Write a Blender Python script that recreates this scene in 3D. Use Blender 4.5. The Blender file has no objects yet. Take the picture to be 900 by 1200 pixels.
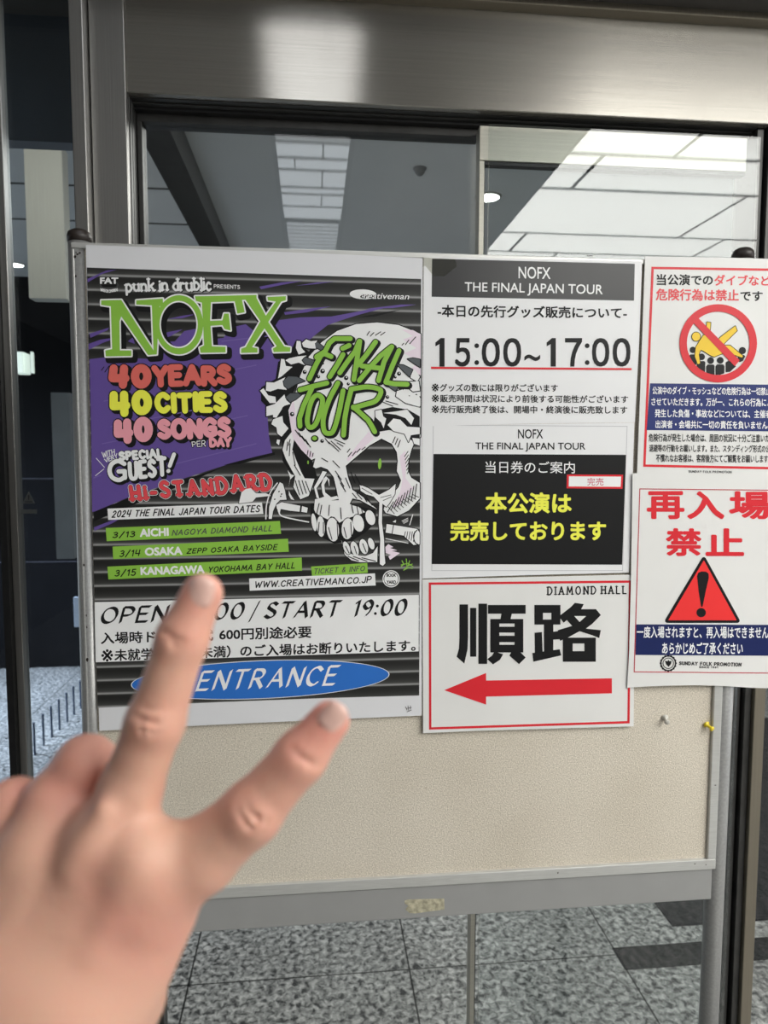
import bpy, bmesh, math, random
import numpy as np
from mathutils import Vector, Matrix

# ---------------------------------------------------------------- camera, world, light, exposure
SC = bpy.context.scene
COL = SC.collection
CAM = np.array([0.0, -1.0, 1.5])
FPX = 832.0
# world -> camera axes (x right, y down, z forward)
M = np.array([[0.99501566, -0.09970875, 0.00141366],
              [-0.00657463, -0.07974212, -0.99679384],
              [0.0995018, 0.99181619, -0.0800002]])
cam = bpy.data.cameras.new('camera')
cam_o = bpy.data.objects.new('camera', cam)
COL.objects.link(cam_o)
rot = Matrix([[M[0][i], -M[1][i], -M[2][i]] for i in range(3)])
cam_o.matrix_world = Matrix.Translation(Vector(CAM)) @ rot.to_4x4()
cam.sensor_fit = 'VERTICAL'
cam.sensor_height = 36.0
cam.sensor_width = 27.0
cam.lens = FPX / 1200.0 * 36.0
cam.clip_start = 0.02
cam.dof.use_dof = True
cam.dof.focus_distance = 1.0
cam.dof.aperture_fstop = 7.8
SC.camera = cam_o

SC.view_settings.view_transform = 'Standard'
SC.view_settings.look = 'None'
SC.view_settings.gamma = 1.0
SC.view_settings.use_curve_mapping = False
SC.view_settings.exposure = 0.67

world = bpy.data.worlds.new('daylight')
SC.world = world
world.use_nodes = True
wn = world.node_tree.nodes['Background']
wn.inputs['Color'].default_value = (0.93, 0.965, 1.0, 1)
WORLD_STRENGTH = 0.95
wn.inputs['Strength'].default_value = WORLD_STRENGTH
PANEL_EMIT = 5.2          # luminous canopy ceiling behind and to the right of the camera
STRIP_EMIT = 2.6
STRIP_FRONT_EMIT = 1.6   # its first panels, nearest the doorway          # narrow luminous strip above the camera


def area_light(name, loc, target, sx, sy, power, color):
    l = bpy.data.lights.new(name, 'AREA')
    l.shape = 'RECTANGLE'; l.size = sx; l.size_y = sy
    l.energy = power; l.color = color
    o = bpy.data.objects.new(name, l)
    COL.objects.link(o)
    o.location = loc
    d = Vector(target) - Vector(loc)
    o.rotation_euler = d.to_track_quat('-Z', 'Y').to_euler()
    return o


# daylight reaching the lobby floor from its far left windows, and the lobby's ceiling lamps
dl = area_light('lobby_daylight', (-3.2, 2.7, 2.3), (-1.4, 3.2, 0), 1.2, 1.2, 50, (0.72, 0.82, 1.0))
area_light('lobby_lamp', (1.1, 1.9, 2.6), (0.9, 1.9, 0), 1.6, 1.6, 35, (1.0, 0.97, 0.92))

area_light('side_fill_light', (-0.95, 0.75, 2.62), (-0.75, 1.5, 2.0), 0.4, 0.4, 3.5, (1.0, 0.95, 0.85))  # added fill aimed at the pale steel box, not a lamp of the lobby

dl.data.spread = math.radians(75)

# ---------------------------------------------------------------- helpers
def ray(px, py):
    return np.array([(px - 450) / FPX, (py - 600) / FPX, 1.0]) @ M


def P(px, py, y=0.0):
    d = ray(px, py)
    t = (y - CAM[1]) / d[1]
    return CAM + d * t


def F(px, py, z=0.0):
    d = ray(px, py)
    t = (z - CAM[2]) / d[2]
    return CAM + d * t


def D(px, py, depth):
    return CAM + ray(px, py) * depth


def lin(c):
    out = []
    for v in c:
        v = v / 255.0
        out.append(v / 12.92 if v <= 0.04045 else ((v + 0.055) / 1.055) ** 2.4)
    return out


MATS = {}


def mat(name, rgb, rough=0.5, metal=0.0, spec=0.5, scale=None, noise=0.0, bump=0.0, stretch=(1, 1, 1), sub=0.0,
        emit=None, coat=0.0, detail=4.0):
    """principled material with a procedural noise variation; rgb is linear reflectance"""
    if name in MATS:
        return MATS[name]
    m = bpy.data.materials.new(name)
    m.use_nodes = True
    nt = m.node_tree
    b = nt.nodes['Principled BSDF']
    b.inputs['Base Color'].default_value = (*rgb, 1)
    b.inputs['Roughness'].default_value = rough
    b.inputs['Metallic'].default_value = metal
    b.inputs['Specular IOR Level'].default_value = spec
    b.inputs['Coat Weight'].default_value = coat
    b.inputs['Coat Roughness'].default_value = 0.25
    if sub:
        b.inputs['Subsurface Weight'].default_value = sub
        b.inputs['Subsurface Radius'].default_value = (0.010, 0.004, 0.002)
        b.inputs['Subsurface Scale'].default_value = 0.5
    if emit:
        b.inputs['Emission Color'].default_value = (*emit[0], 1)
        b.inputs['Emission Strength'].default_value = emit[1]
    if scale:
        tc = nt.nodes.new('ShaderNodeTexCoord')
        mp = nt.nodes.new('ShaderNodeMapping')
        mp.inputs['Scale'].default_value = stretch
        nz = nt.nodes.new('ShaderNodeTexNoise')
        nz.inputs['Scale'].default_value = scale
        nz.inputs['Detail'].default_value = detail
        nt.links.new(tc.outputs['Object'], mp.inputs['Vector'])
        nt.links.new(mp.outputs['Vector'], nz.inputs['Vector'])
        if noise:
            r = nt.nodes.new('ShaderNodeValToRGB')
            r.color_ramp.elements[0].position = 0.3
            r.color_ramp.elements[1].position = 0.7
            r.color_ramp.elements[0].color = (*[c * (1 - noise) for c in rgb], 1)
            r.color_ramp.elements[1].color = (*[min(1, c * (1 + noise)) for c in rgb], 1)
            nt.links.new(nz.outputs['Fac'], r.inputs['Fac'])
            nt.links.new(r.outputs['Color'], b.inputs['Base Color'])
        if bump:
            bp = nt.nodes.new('ShaderNodeBump')
            bp.inputs['Strength'].default_value = bump
            bp.inputs['Distance'].default_value = 0.002
            nt.links.new(nz.outputs['Fac'], bp.inputs['Height'])
            nt.links.new(bp.outputs['Normal'], b.inputs['Normal'])
    MATS[name] = m
    return m


K = 0.72        # photo radiance of a white sheet over its reflectance


def ink(name, rgb, rough=0.42, spec=0.35):
    return mat('ink_' + name, [min(0.86, c / K) for c in lin(rgb)], rough=rough, spec=spec, scale=9, bump=0.25, noise=0.03)


def glass_mat(name, r0=0.08, tint=(0.93, 0.95, 0.95)):
    m = bpy.data.materials.new(name)
    m.use_nodes = True
    nt = m.node_tree
    nt.nodes.clear()
    out = nt.nodes.new('ShaderNodeOutputMaterial')
    mix = nt.nodes.new('ShaderNodeMixShader')
    tr = nt.nodes.new('ShaderNodeBsdfTransparent'); tr.inputs[0].default_value = (*tint, 1)
    gl = nt.nodes.new('ShaderNodeBsdfGlossy'); gl.inputs['Roughness'].default_value = 0.004
    lw = nt.nodes.new('ShaderNodeLayerWeight'); lw.inputs['Blend'].default_value = 0.5
    pw = nt.nodes.new('ShaderNodeMath'); pw.operation = 'POWER'; pw.inputs[1].default_value = 4.0
    ma = nt.nodes.new('ShaderNodeMath'); ma.operation = 'MULTIPLY_ADD'
    ma.inputs[1].default_value = 1 - r0; ma.inputs[2].default_value = r0
    nt.links.new(lw.outputs['Facing'], pw.inputs[0])
    nt.links.new(pw.outputs[0], ma.inputs[0])
    nt.links.new(ma.outputs[0], mix.inputs['Fac'])
    nt.links.new(tr.outputs[0], mix.inputs[1])
    nt.links.new(gl.outputs[0], mix.inputs[2])
    nt.links.new(mix.outputs[0], out.inputs['Surface'])
    return m


def link(name, me, parent=None, loc=None):
    o = bpy.data.objects.new(name, me)
    COL.objects.link(o)
    if parent is not None:
        o.parent = parent
    if loc is not None:
        o.location = loc
    return o


def tag(o, label=None, cat=None, group=None, kind=None):
    if label: o['label'] = label
    if cat: o['category'] = cat
    if group: o['group'] = group
    if kind: o['kind'] = kind
    return o


def wloc(o):
    v = Vector((0, 0, 0))
    while o is not None:
        v += o.location
        o = o.parent
    return v


def bm_obj(name, bm, m, parent=None, origin=None, smooth=False, bevel=0.0):
    """bm is in world coordinates; origin = world position of the object"""
    me = bpy.data.meshes.new(name)
    org = Vector(origin) if origin is not None else Vector((0, 0, 0))
    base = wloc(parent) if parent is not None else Vector((0, 0, 0))
    if origin is None:
        org = base
    bmesh.ops.translate(bm, verts=bm.verts, vec=-org)
    bmesh.ops.recalc_face_normals(bm, faces=bm.faces)
    bm.to_mesh(me)
    bm.free()
    for mm in (m if isinstance(m, (list, tuple)) else [m]):
        me.materials.append(mm)
    if smooth:
        for p in me.polygons: p.use_smooth = True
    o = link(name, me, parent, org - base)
    if bevel:
        mod = o.modifiers.new('bevel', 'BEVEL')
        mod.width = bevel; mod.segments = 2; mod.limit_method = 'ANGLE'
    return o


def add_box(bm, lo, hi):
    lo = np.array(lo, float); hi = np.array(hi, float)
    v = [bm.verts.new((x, y, z)) for x in (lo[0], hi[0]) for y in (lo[1], hi[1]) for z in (lo[2], hi[2])]
    for q in ((0, 1, 3, 2), (4, 6, 7, 5), (0, 4, 5, 1), (2, 3, 7, 6), (0, 2, 6, 4), (1, 5, 7, 3)):
        bm.faces.new([v[i] for i in q])
    return v


def boxes(*bs):
    bm = bmesh.new()
    for lo, hi in bs:
        add_box(bm, lo, hi)
    return bm


def add_tube(bm, a, b, r, n=24, r2=None, caps=True):
    a = Vector(a); b = Vector(b); r2 = r if r2 is None else r2
    d = (b - a).normalized()
    u = d.orthogonal().normalized(); w = d.cross(u)
    A = [bm.verts.new(a + (u * math.cos(t) + w * math.sin(t)) * r) for t in [2 * math.pi * i / n for i in range(n)]]
    B = [bm.verts.new(b + (u * math.cos(t) + w * math.sin(t)) * r2) for t in [2 * math.pi * i / n for i in range(n)]]
    for i in range(n):
        bm.faces.new((A[i], A[(i + 1) % n], B[(i + 1) % n], B[i]))
    if caps:
        bm.faces.new(A[::-1]); bm.faces.new(B)


def add_lathe(bm, c, prof, n=28, axis='Z'):
    """prof = [(radius, height)...] about an axis through c"""
    rings = []
    for r, h in prof:
        ring = []
        for i in range(n):
            t = 2 * math.pi * i / n
            if axis == 'Z': p = (c[0] + r * math.cos(t), c[1] + r * math.sin(t), c[2] + h)
            else: p = (c[0] + r * math.cos(t), c[1] + h, c[2] + r * math.sin(t))
            ring.append(bm.verts.new(p))
        rings.append(ring)
    for a, b in zip(rings, rings[1:]):
        for i in range(n):
            bm.faces.new((a[i], a[(i + 1) % n], b[(i + 1) % n], b[i]))
    bm.faces.new(rings[0][::-1]); bm.faces.new(rings[-1])


# ---------------------------------------------------------------- lettering: stroke alphabet
def smooth(pts, n=6, closed=False):
    pts = [np.array(p, float) for p in pts]
    if closed:
        ext = [pts[-1]] + pts + [pts[0], pts[1]]
    else:
        ext = [2 * pts[0] - pts[1]] + pts + [2 * pts[-1] - pts[-2]]
    out = []
    for i in range(1, len(ext) - 2):
        p0, p1, p2, p3 = ext[i - 1:i + 3]
        for k in range(n):
            t = k / n
            out.append(0.5 * ((2 * p1) + (-p0 + p2) * t + (2 * p0 - 5 * p1 + 4 * p2 - p3) * t * t + (-p0 + 3 * p1 - 3 * p2 + p3) * t ** 3))
    out.append(ext[-2])
    return [tuple(p) for p in out]


def C(*p): return smooth(p)
def O(cx, cy, rx, ry, n=20): return [(cx + rx * math.cos(2 * math.pi * i / n), cy + ry * math.sin(2 * math.pi * i / n)) for i in range(n + 1)]
def L(*p): return list(p)


GLY = {
    'A': (.8, [L((0, 0), (.4, 1), (.8, 0)), L((.15, .35), (.65, .35))]),
    'B': (.62, [L((0, 0), (0, 1)), C((0, 1), (.4, .97), (.52, .77), (.38, .56), (0, .53)), C((0, .53), (.42, .52), (.62, .27), (.42, .03), (0, 0))]),
    'C': (.7, [C((.68, .82), (.42, 1), (.12, .85), (0, .5), (.12, .15), (.42, 0), (.68, .18))]),
    'D': (.72, [L((0, 0), (0, 1)), C((0, 1), (.42, .95), (.72, .5), (.42, .05), (0, 0))]),
    'E': (.58, [L((.56, 1), (0, 1), (0, 0), (.58, 0)), L((0, .52), (.48, .52))]),
    'F': (.56, [L((.56, 1), (0, 1), (0, 0)), L((0, .52), (.46, .52))]),
    'G': (.75, [C((.7, .84), (.42, 1), (.12, .85), (0, .5), (.12, .15), (.42, 0), (.7, .14)), L((.7, .1), (.7, .45), (.42, .45))]),
    'H': (.68, [L((0, 0), (0, 1)), L((.68, 0), (.68, 1)), L((0, .52), (.68, .52))]),
    'I': (.0, [L((0, 0), (0, 1))]),
    'J': (.5, [C((.5, 1), (.5, .5), (.46, .1), (.22, 0), (0, .18))]),
    'K': (.66, [L((0, 0), (0, 1)), L((.62, 1), (0, .45)), L((.2, .6), (.66, 0))]),
    'L': (.55, [L((0, 1), (0, 0), (.55, 0))]),
    'M': (.9, [L((0, 0), (.1, 1), (.45, .25), (.8, 1), (.9, 0))]),
    'N': (.7, [L((0, 0), (0, 1), (.7, 0), (.7, 1))]),
    'O': (.8, [O(.4, .5, .4, .5)]),
    'P': (.6, [L((0, 0), (0, 1)), C((0, 1), (.42, .97), (.6, .73), (.42, .48), (0, .44))]),
    'R': (.66, [L((0, 0), (0, 1)), C((0, 1), (.42, .97), (.58, .75), (.42, .52), (0, .48)), L((.25, .5), (.66, 0))]),
    'S': (.6, [C((.56, .86), (.32, 1), (.08, .88), (.06, .68), (.3, .53), (.54, .38), (.58, .16), (.3, 0), (0, .14))]),
    'T': (.7, [L((0, 1), (.7, 1)), L((.35, 1), (.35, 0))]),
    'U': (.68, [C((0, 1), (0, .4), (.1, .08), (.34, 0), (.58, .08), (.68, .4), (.68, 1))]),
    'V': (.72, [L((0, 1), (.36, 0), (.72, 1))]),
    'W': (1.0, [L((0, 1), (.25, 0), (.5, .8), (.75, 0), (1, 1))]),
    'X': (.7, [L((0, 1), (.7, 0)), L((.7, 1), (0, 0))]),
    'Y': (.7, [L((0, 1), (.35, .48), (.7, 1)), L((.35, .48), (.35, 0))]),
    'Z': (.66, [L((0, 1), (.64, 1), (0, 0), (.66, 0))]),
    '0': (.6, [O(.3, .5, .3, .5)]),
    '1': (.25, [L((0, .8), (.22, 1), (.22, 0))]),
    '2': (.56, [C((.02, .78), (.26, 1), (.52, .78), (.36, .45), (0, 0)), L((0, 0), (.56, 0))]),
    '3': (.54, [C((.02, .9), (.3, 1), (.5, .78), (.3, .55), (.16, .53)), C((.16, .53), (.44, .48), (.54, .25), (.3, 0), (0, .1))]),
    '4': (.62, [L((.06, 1), (0, .40), (.62, .40)), L((.55, 1), (.50, 0))]),
    '5': (.56, [L((.52, 1), (.1, 1), (.06, .56)), C((.06, .56), (.34, .62), (.56, .32), (.34, 0), (0, .1))]),
    '6': (.58, [C((.5, 1), (.15, .7), (.02, .3), (.28, 0), (.56, .28), (.3, .55), (.04, .34))]),
    '7': (.54, [L((0, 1), (.54, 1), (.2, 0))]),
    '8': (.56, [O(.28, .76, .22, .24), O(.28, .27, .28, .27)]),
    '9': (.58, [C((.54, .66), (.28, .44), (.02, .72), (.28, 1), (.55, .75), (.5, .3), (.3, 0))]),
    '!': (.1, [L((.08, 1), (.04, .34)), L((.02, .04), (.03, .05))]),
    '/': (.5, [L((0, -.12), (.5, 1.08))]),
    '.': (.05, [L((0, 0), (.03, .01))]),
    ':': (.05, [L((0, .12), (.02, .13)), L((0, .62), (.02, .63))]),
    '-': (.35, [L((0, .42), (.35, .42))]),
    '&': (.7, [C((.66, 0), (.2, .6), (.2, .9), (.36, 1), (.46, .82), (.1, .4), (.06, .12), (.28, 0), (.62, .4))]),
    'p': (.5, [L((0, .6), (0, -.25)), C((0, .5), (.25, .62), (.5, .3), (.25, 0), (0, .1))]),
    'u': (.5, [C((0, .6), (0, .2), (.2, 0), (.45, .12)), L((.48, .6), (.48, 0))]),
    'n': (.5, [L((0, .6), (0, 0)), C((0, .42), (.25, .6), (.46, .45), (.48, 0))]),
    'k': (.5, [L((0, 1), (0, 0)), L((.46, .6), (0, .25)), L((.18, .38), (.5, 0))]),
    'i': (.0, [L((0, .6), (0, 0)), L((0, .84), (.01, .86))]),
    'd': (.5, [L((.5, 1), (.5, 0)), C((.5, .5), (.25, .62), (0, .3), (.25, 0), (.5, .1))]),
    'r': (.36, [L((0, .6), (0, 0)), C((0, .38), (.16, .58), (.36, .54))]),
    'b': (.5, [L((0, 1), (0, 0)), C((0, .5), (.25, .62), (.5, .3), (.25, 0), (0, .1))]),
    'l': (.0, [L((0, 1), (0, 0))]),
    'c': (.42, [C((.42, .5), (.2, .62), (0, .3), (.2, 0), (.42, .1))]),
    'e': (.46, [C((.02, .32), (.46, .34), (.24, .62), (0, .3), (.22, 0), (.46, .12))]),
    's': (.4, [C((.38, .52), (.18, .6), (.04, .46), (.34, .2), (.2, 0), (0, .1))]),
    't': (.3, [L((.12, .85), (.12, .05), (.28, 0)), L((0, .58), (.3, .58))]),
}


def lay_out(text, space=0.3, wordspace=0.55, wob=0.0, seed=1):
    rnd = random.Random(seed)
    x = 0; out = []
    for ch in text:
        if ch == ' ':
            x += wordspace; continue
        w, st = GLY[ch]
        dy = rnd.uniform(-wob, wob); k = 1 + rnd.uniform(-wob, wob)
        for s in st:
            out.append([(x + px * k, py * k + dy) for px, py in s])
        x += w * k + space
    return out, x - space


TXT = {}


def text_mesh(s, bold=0.0, res=3, shear=0.0):
    key = (s, bold, res, shear)
    if key in TXT: return TXT[key]
    cu = bpy.data.curves.new('t', 'FONT')
    cu.body = s; cu.size = 1.0; cu.resolution_u = res; cu.shear = shear
    o = bpy.data.objects.new('t', cu)
    COL.objects.link(o)
    dg = bpy.context.evaluated_depsgraph_get()
    dg.update()
    ev = o.evaluated_get(dg)
    me = ev.to_mesh()
    v = np.array([p.co[:2] for p in me.vertices]).reshape(-1, 2)
    f = [list(p.vertices) for p in me.polygons]
    ev.to_mesh_clear()
    bpy.data.objects.remove(o); bpy.data.curves.remove(cu)
    if bold and len(v):
        n = len(v); vs = [v]; fs = list(f)
        k = 8 if bold > 0.03 else 4
        shifts = [(math.cos(2 * math.pi * (i + .5) / k) * bold, math.sin(2 * math.pi * (i + .5) / k) * bold) for i in range(k)]
        for i, sh in enumerate(shifts):
            vs.append(v + np.array(sh))
            fs += [[q + n * (i + 1) for q in ff] for ff in f]
        v = np.concatenate(vs); f = fs
    if len(v):
        lo, hi = v.min(0), v.max(0)
        v = (v - lo) / (hi - lo)
    TXT[key] = (v, f)
    return TXT[key]


class Sheet:
    """a sheet of paper at depth y whose prints are thin layers on it"""
    STEP = 0.00012

    def __init__(self, name, outline, y, m, label, cat, thick=0.0006, warp=None):
        self.y = y
        self.warp = warp
        bm = bmesh.new()
        pts = [P(a, b, y) for a, b in outline]
        f = [bm.verts.new(self.w(p)) for p in pts]
        bk = [bm.verts.new(self.w(p) + np.array([0, thick, 0])) for p in pts]
        bm.faces.new(f); bm.faces.new(bk[::-1])
        n = len(f)
        for i in range(n):
            bm.faces.new((f[i], f[(i + 1) % n], bk[(i + 1) % n], bk[i]))
        c = np.mean(pts, axis=0)
        self.root = bm_obj(name, bm, m, None, origin=c)
        tag(self.root, label, cat)
        self.count = 0
        self.bufs = {}
        self.order = []

    def w(self, p):
        p = np.array(p, float)
        if self.warp: p[1] += self.warp(p)
        return p

    def buf(self, part):
        if part not in self.bufs:
            self.bufs[part] = ([], [], [], [])
            self.order.append(part)
        return self.bufs[part]

    def add(self, part, m, layer, pts, faces, grp=None):
        # every overlapping piece of ink lies a hair above the one before, so no two faces coincide
        v, f, mi, ms = self.buf(part)
        if m not in ms: ms.append(m)
        k = ms.index(m); n = len(v)
        g0 = self.count
        for i, (a, b) in enumerate(pts):
            g = g0 + (grp[i] if grp is not None else 0)
            p = P(a, b, self.y); p = self.w(p); p[1] -= 0.0002 + layer * self.STEP + (g % 66) * 1.6e-6
            v.append(p)
        self.count += 1 + (max(grp) if grp is not None else 0)
        for q in faces:
            f.append([i + n for i in q]); mi.append(k)

    def poly(self, part, m, layer, pts, edge=None, ew=1.5):
        if edge is not None:
            self.stroke(part, edge, layer - 1, list(pts) + [pts[0]], ew * 2)
        self.add(part, m, layer, pts, [list(range(len(pts)))])

    def ellipse(self, part, m, layer, cx, cy, rx, ry, ang=0, n=28, edge=None, ew=1.2):
        ca, sa = math.cos(math.radians(ang)), math.sin(math.radians(ang))
        q = []
        for i in range(n):
            t = 2 * math.pi * i / n
            x, y = rx * math.cos(t), ry * math.sin(t)
            q.append((cx + x * ca - y * sa, cy + x * sa + y * ca))
        self.poly(part, m, layer, q, edge, ew)

    def ring(self, part, m, layer, cx, cy, r, w, n=48, ry=None):
        ry = ry or r
        pts = []; fs = []
        for i in range(n):
            t = 2 * math.pi * i / n
            c, s = math.cos(t), math.sin(t)
            pts += [(cx + r * c, cy + ry * s), (cx + (r - w) * c, cy + (ry - w) * s)]
        for i in range(n):
            j = (i + 1) % n
            fs.append([2 * i, 2 * j, 2 * j + 1, 2 * i + 1])
        self.add(part, m, layer, pts, fs)

    def frame(self, part, m, layer, q, w):
        """border lines along the quad q (px), w px wide"""
        q = [np.array(p, float) for p in q]
        c = sum(q) / 4
        inn = []
        for i in range(4):
            a, b, d = q[i - 1], q[i], q[(i + 1) % 4]
            u = (a - b) / np.linalg.norm(a - b); v = (d - b) / np.linalg.norm(d - b)
            inn.append(b + (u + v) * w)
        pts = [tuple(p) for p in q] + [tuple(p) for p in inn]
        self.add(part, m, layer, pts, [[i, (i + 1) % 4, 4 + (i + 1) % 4, 4 + i] for i in range(4)])

    def stroke(self, part, m, layer, pts, w, nib=None, caps=True):
        pts = [np.array(p, float) for p in pts]
        P2 = []; fs = []
        for a, b in zip(pts, pts[1:]):
            d = b - a; ln = np.linalg.norm(d)
            if ln < 1e-6: continue
            if nib is None:
                nrm = np.array([-d[1], d[0]]) / ln * w / 2
                q = [a + nrm, b + nrm, b - nrm, a - nrm]
            else:
                nv = np.array([math.cos(nib), -math.sin(nib)]) * w / 2
                th = d / ln * w * .1
                q = [a + nv - th, b + nv + th, b - nv + th, a - nv - th]
                nrm = np.array([-d[1], d[0]]) / ln * w * .16
                k = len(P2)
                P2 += [a + nrm, b + nrm, b - nrm, a - nrm]; fs.append([k, k + 1, k + 2, k + 3])
            k = len(P2); P2 += q; fs.append([k, k + 1, k + 2, k + 3])
        if nib is None and caps:
            for p in pts:
                k = len(P2)
                n = 10
                P2 += [p + np.array([math.cos(2 * math.pi * i / n), math.sin(2 * math.pi * i / n)]) * w / 2 for i in range(n)]
                fs.append(list(range(k, k + n)))
        if nib is not None and len(pts) == 2 and np.linalg.norm(pts[1] - pts[0]) < w * .5:
            P2 = [pts[0] + np.array([math.cos(2 * math.pi * i / 10), math.sin(2 * math.pi * i / 10)]) * w * .36 for i in range(10)]
            fs = [list(range(10))]
        if P2:
            grp = [0] * len(P2)
            for gi, ff in enumerate(fs):
                for q in ff: grp[q] = gi
            self.add(part, m, layer, [tuple(p) for p in P2], fs, grp)

    @staticmethod
    def bil(q, u, v):
        """q = TL, TR, BR, BL; v up"""
        tl, tr, br, bl = [np.array(p, float) for p in q]
        return (bl * (1 - u) + br * u) * (1 - v) + (tl * (1 - u) + tr * u) * v

    def text(self, part, m, layer, s, q, bold=0.0, res=3, slant=0.0):
        if s[0] == '※' and len(s) > 1:      # the reference mark is drawn lighter than the words after it
            tl, tr, br, bl = [np.array(p, float) for p in q]
            k = .92 / len(s)
            self.text(part, m, layer, '※', [tl, tl + (tr - tl) * k, bl + (br - bl) * k, bl], .008, res)
            k = 1.03 / len(s)
            self.text(part, m, layer, s[1:], [tl + (tr - tl) * k, tr, br, bl + (br - bl) * k], bold, res)
            return
        v, f = text_mesh(s, bold, res)
        if not len(v): return
        copies = 1 if not bold else (9 if bold > .03 else 5)
        grp = [i // (len(v) // copies) for i in range(len(v))]
        if len(q) == 2:
            (x0, y0), (x1, y1) = q
            q = [(x0, y0), (x1, y0), (x1, y1), (x0, y1)]
        h = abs(q[3][1] - q[0][1])
        pts = []
        for a, b in v:
            p = self.bil(q, a, b)
            p[0] += slant * (b - .5) * h
            pts.append(tuple(p))
        self.add(part, m, layer, pts, f, grp)

    def script(self, part, m, layer, s, q, w, nib=None, slant=0.0, space=0.3, wordspace=0.55, wob=0.0, seed=1, serif=0.0, arc=0.0):
        st, W = lay_out(s, space, wordspace, wob, seed)
        if len(q) == 2:
            (x0, y0), (x1, y1) = q
            q = [(x0, y0), (x1, y0), (x1, y1), (x0, y1)]
        h = abs(q[3][1] - q[0][1])

        def mp(a, b):
            p = self.bil(q, a / W, b)
            p[0] += slant * (b - .5) * h
            p[1] -= arc * 4 * (a / W) * (1 - a / W)
            return p
        for pl in st:
            self.stroke(part, m, layer, [mp(a, b) for a, b in pl], w, nib)
            if serif:
                for (a, b), (c, d) in ((pl[0], pl[1]), (pl[-1], pl[-2])):
                    if abs(d - b) > abs(c - a) * 0.8 and (abs(b) < .05 or abs(b - 1) < .05 or abs(b - .6) < .03 or abs(b + .25) < .02):
                        dd = .6 * w / h
                        bb = b + (dd * .4 if b < .3 else -dd * .4)
                        self.stroke(part, m, layer, [mp(a - serif, bb), mp(a + serif, bb)], w * .62, caps=False)

    def chars(self, part, m, layer, items, y0, y1, bold=0.0, res=4):
        for ch, x0, x1 in items:
            if ch == ':':
                for yy in (y0 + (y1 - y0) * .27, y0 + (y1 - y0) * .86):
                    self.ellipse(part, m, layer, (x0 + x1) / 2, yy, (x1 - x0) / 2, (x1 - x0) / 2, 0, 14)
            else:
                self.text(part, m, layer, ch, [(x0, y0), (x1, y0), (x1, y1), (x0, y1)], bold, res)

    def build(self):
        for part in self.order:
            v, f, mi, ms = self.bufs[part]
            me = bpy.data.meshes.new(part)
            org = np.array(self.root.location)
            me.from_pydata([tuple(np.array(p) - org) for p in v], [], f)
            for m in ms: me.materials.append(m)
            for p, k in zip(me.polygons, mi): p.material_index = k
            link(part, me, self.root)


def zz(x0, y0, s):
    return lambda *pts: [(x0 + a * s, y0 + b * s) for a, b in pts]

# ---------------------------------------------------------------- materials
def brushed(name, rgb, rough=0.33, stretch=(1.2, 1.2, 220), bump=0.12, noise=0.07, aniso=0.0, arot=0.0, metal=.8):
    m = mat(name, rgb, rough=rough, metal=metal, scale=4, stretch=stretch, bump=bump, noise=noise, detail=6)
    if aniso:
        nt = m.node_tree
        b = nt.nodes['Principled BSDF']
        b.inputs['Anisotropic'].default_value = aniso
        b.inputs['Anisotropic Rotation'].default_value = arot
        tg = nt.nodes.new('ShaderNodeTangent'); tg.direction_type = 'RADIAL'; tg.axis = 'Z'
        nt.links.new(tg.outputs[0], b.inputs['Tangent'])
    return m


STEEL_H = brushed('brushed_steel_horizontal', (0.40, 0.38, 0.345), stretch=(1.0, 1.0, 160), rough=.21, aniso=.93, arot=.25, bump=.05)
STEEL_V = brushed('brushed_steel_vertical', (0.38, 0.37, 0.355), stretch=(160, 160, 1.0))
STEEL_RAIL = brushed('pale_steel', (0.50, 0.48, 0.42), rough=0.45, stretch=(1.0, 1.0, 160))
DARK_METAL = mat('dark_bronze_metal', (0.065, 0.064, 0.062), rough=0.4, metal=0.6, scale=30, noise=0.15)
GROOVE = mat('black_rubber_gasket', (0.012, 0.012, 0.013), rough=0.5, scale=40, noise=0.2)
BRONZE = mat('bronze_anodised_metal', (0.27, 0.24, 0.19), rough=0.42, metal=0.75, scale=4, stretch=(120, 120, 1), noise=0.06, bump=0.08)
SOFFIT = mat('dark_soffit_panel', (0.07, 0.065, 0.06), rough=0.6, scale=6, noise=0.08)
POLE = mat('silver_painted_tube', (0.36, 0.36, 0.355), rough=0.32, metal=0.35, scale=260, noise=0.10, bump=0.05)
ALU = mat('satin_aluminium', (0.60, 0.60, 0.58), rough=0.38, metal=0.45, scale=40, stretch=(1, 1, 20), noise=0.06, bump=0.05)
GREY_PAINT = mat('grey_painted_rail', (0.30, 0.30, 0.295), rough=0.45, scale=20, noise=0.03)
GLASS = glass_mat('door_glass', 0.045)
GLASS_SIDE = glass_mat('side_glass', 0.03, (0.80, 0.84, 0.86))
WHITE_CEIL = mat('painted_ceiling', (0.5, 0.5, 0.5), rough=0.8, scale=3, noise=0.03)
GREY_CEIL = mat('lobby_ceiling_paint', (0.62, 0.63, 0.62), rough=0.8, scale=3, noise=0.03)
BLACK_WALL = mat('black_stone_wall', (0.004, 0.004, 0.005), rough=0.6, spec=.1, scale=5, noise=0.2)
LIGHT_PANEL = mat('luminous_panel', (0.8, 0.8, 0.78), rough=0.7, emit=((1.0, 0.99, 0.94), PANEL_EMIT), scale=4, noise=0.02)
STRIP_PANEL = mat('luminous_strip_panel', (0.8, 0.8, 0.8), rough=0.7, emit=((0.90, 0.95, 1.0), STRIP_EMIT), scale=4, noise=0.02)
LAMP = mat('lamp_diffuser', (0.9, 0.9, 0.88), rough=0.5, emit=((1.0, 0.98, 0.94), 7.0), scale=4, noise=0.01)
CAP = mat('brown_rubber_cap', (0.025, 0.018, 0.015), rough=0.45, scale=60, noise=0.3, bump=0.3)
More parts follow.
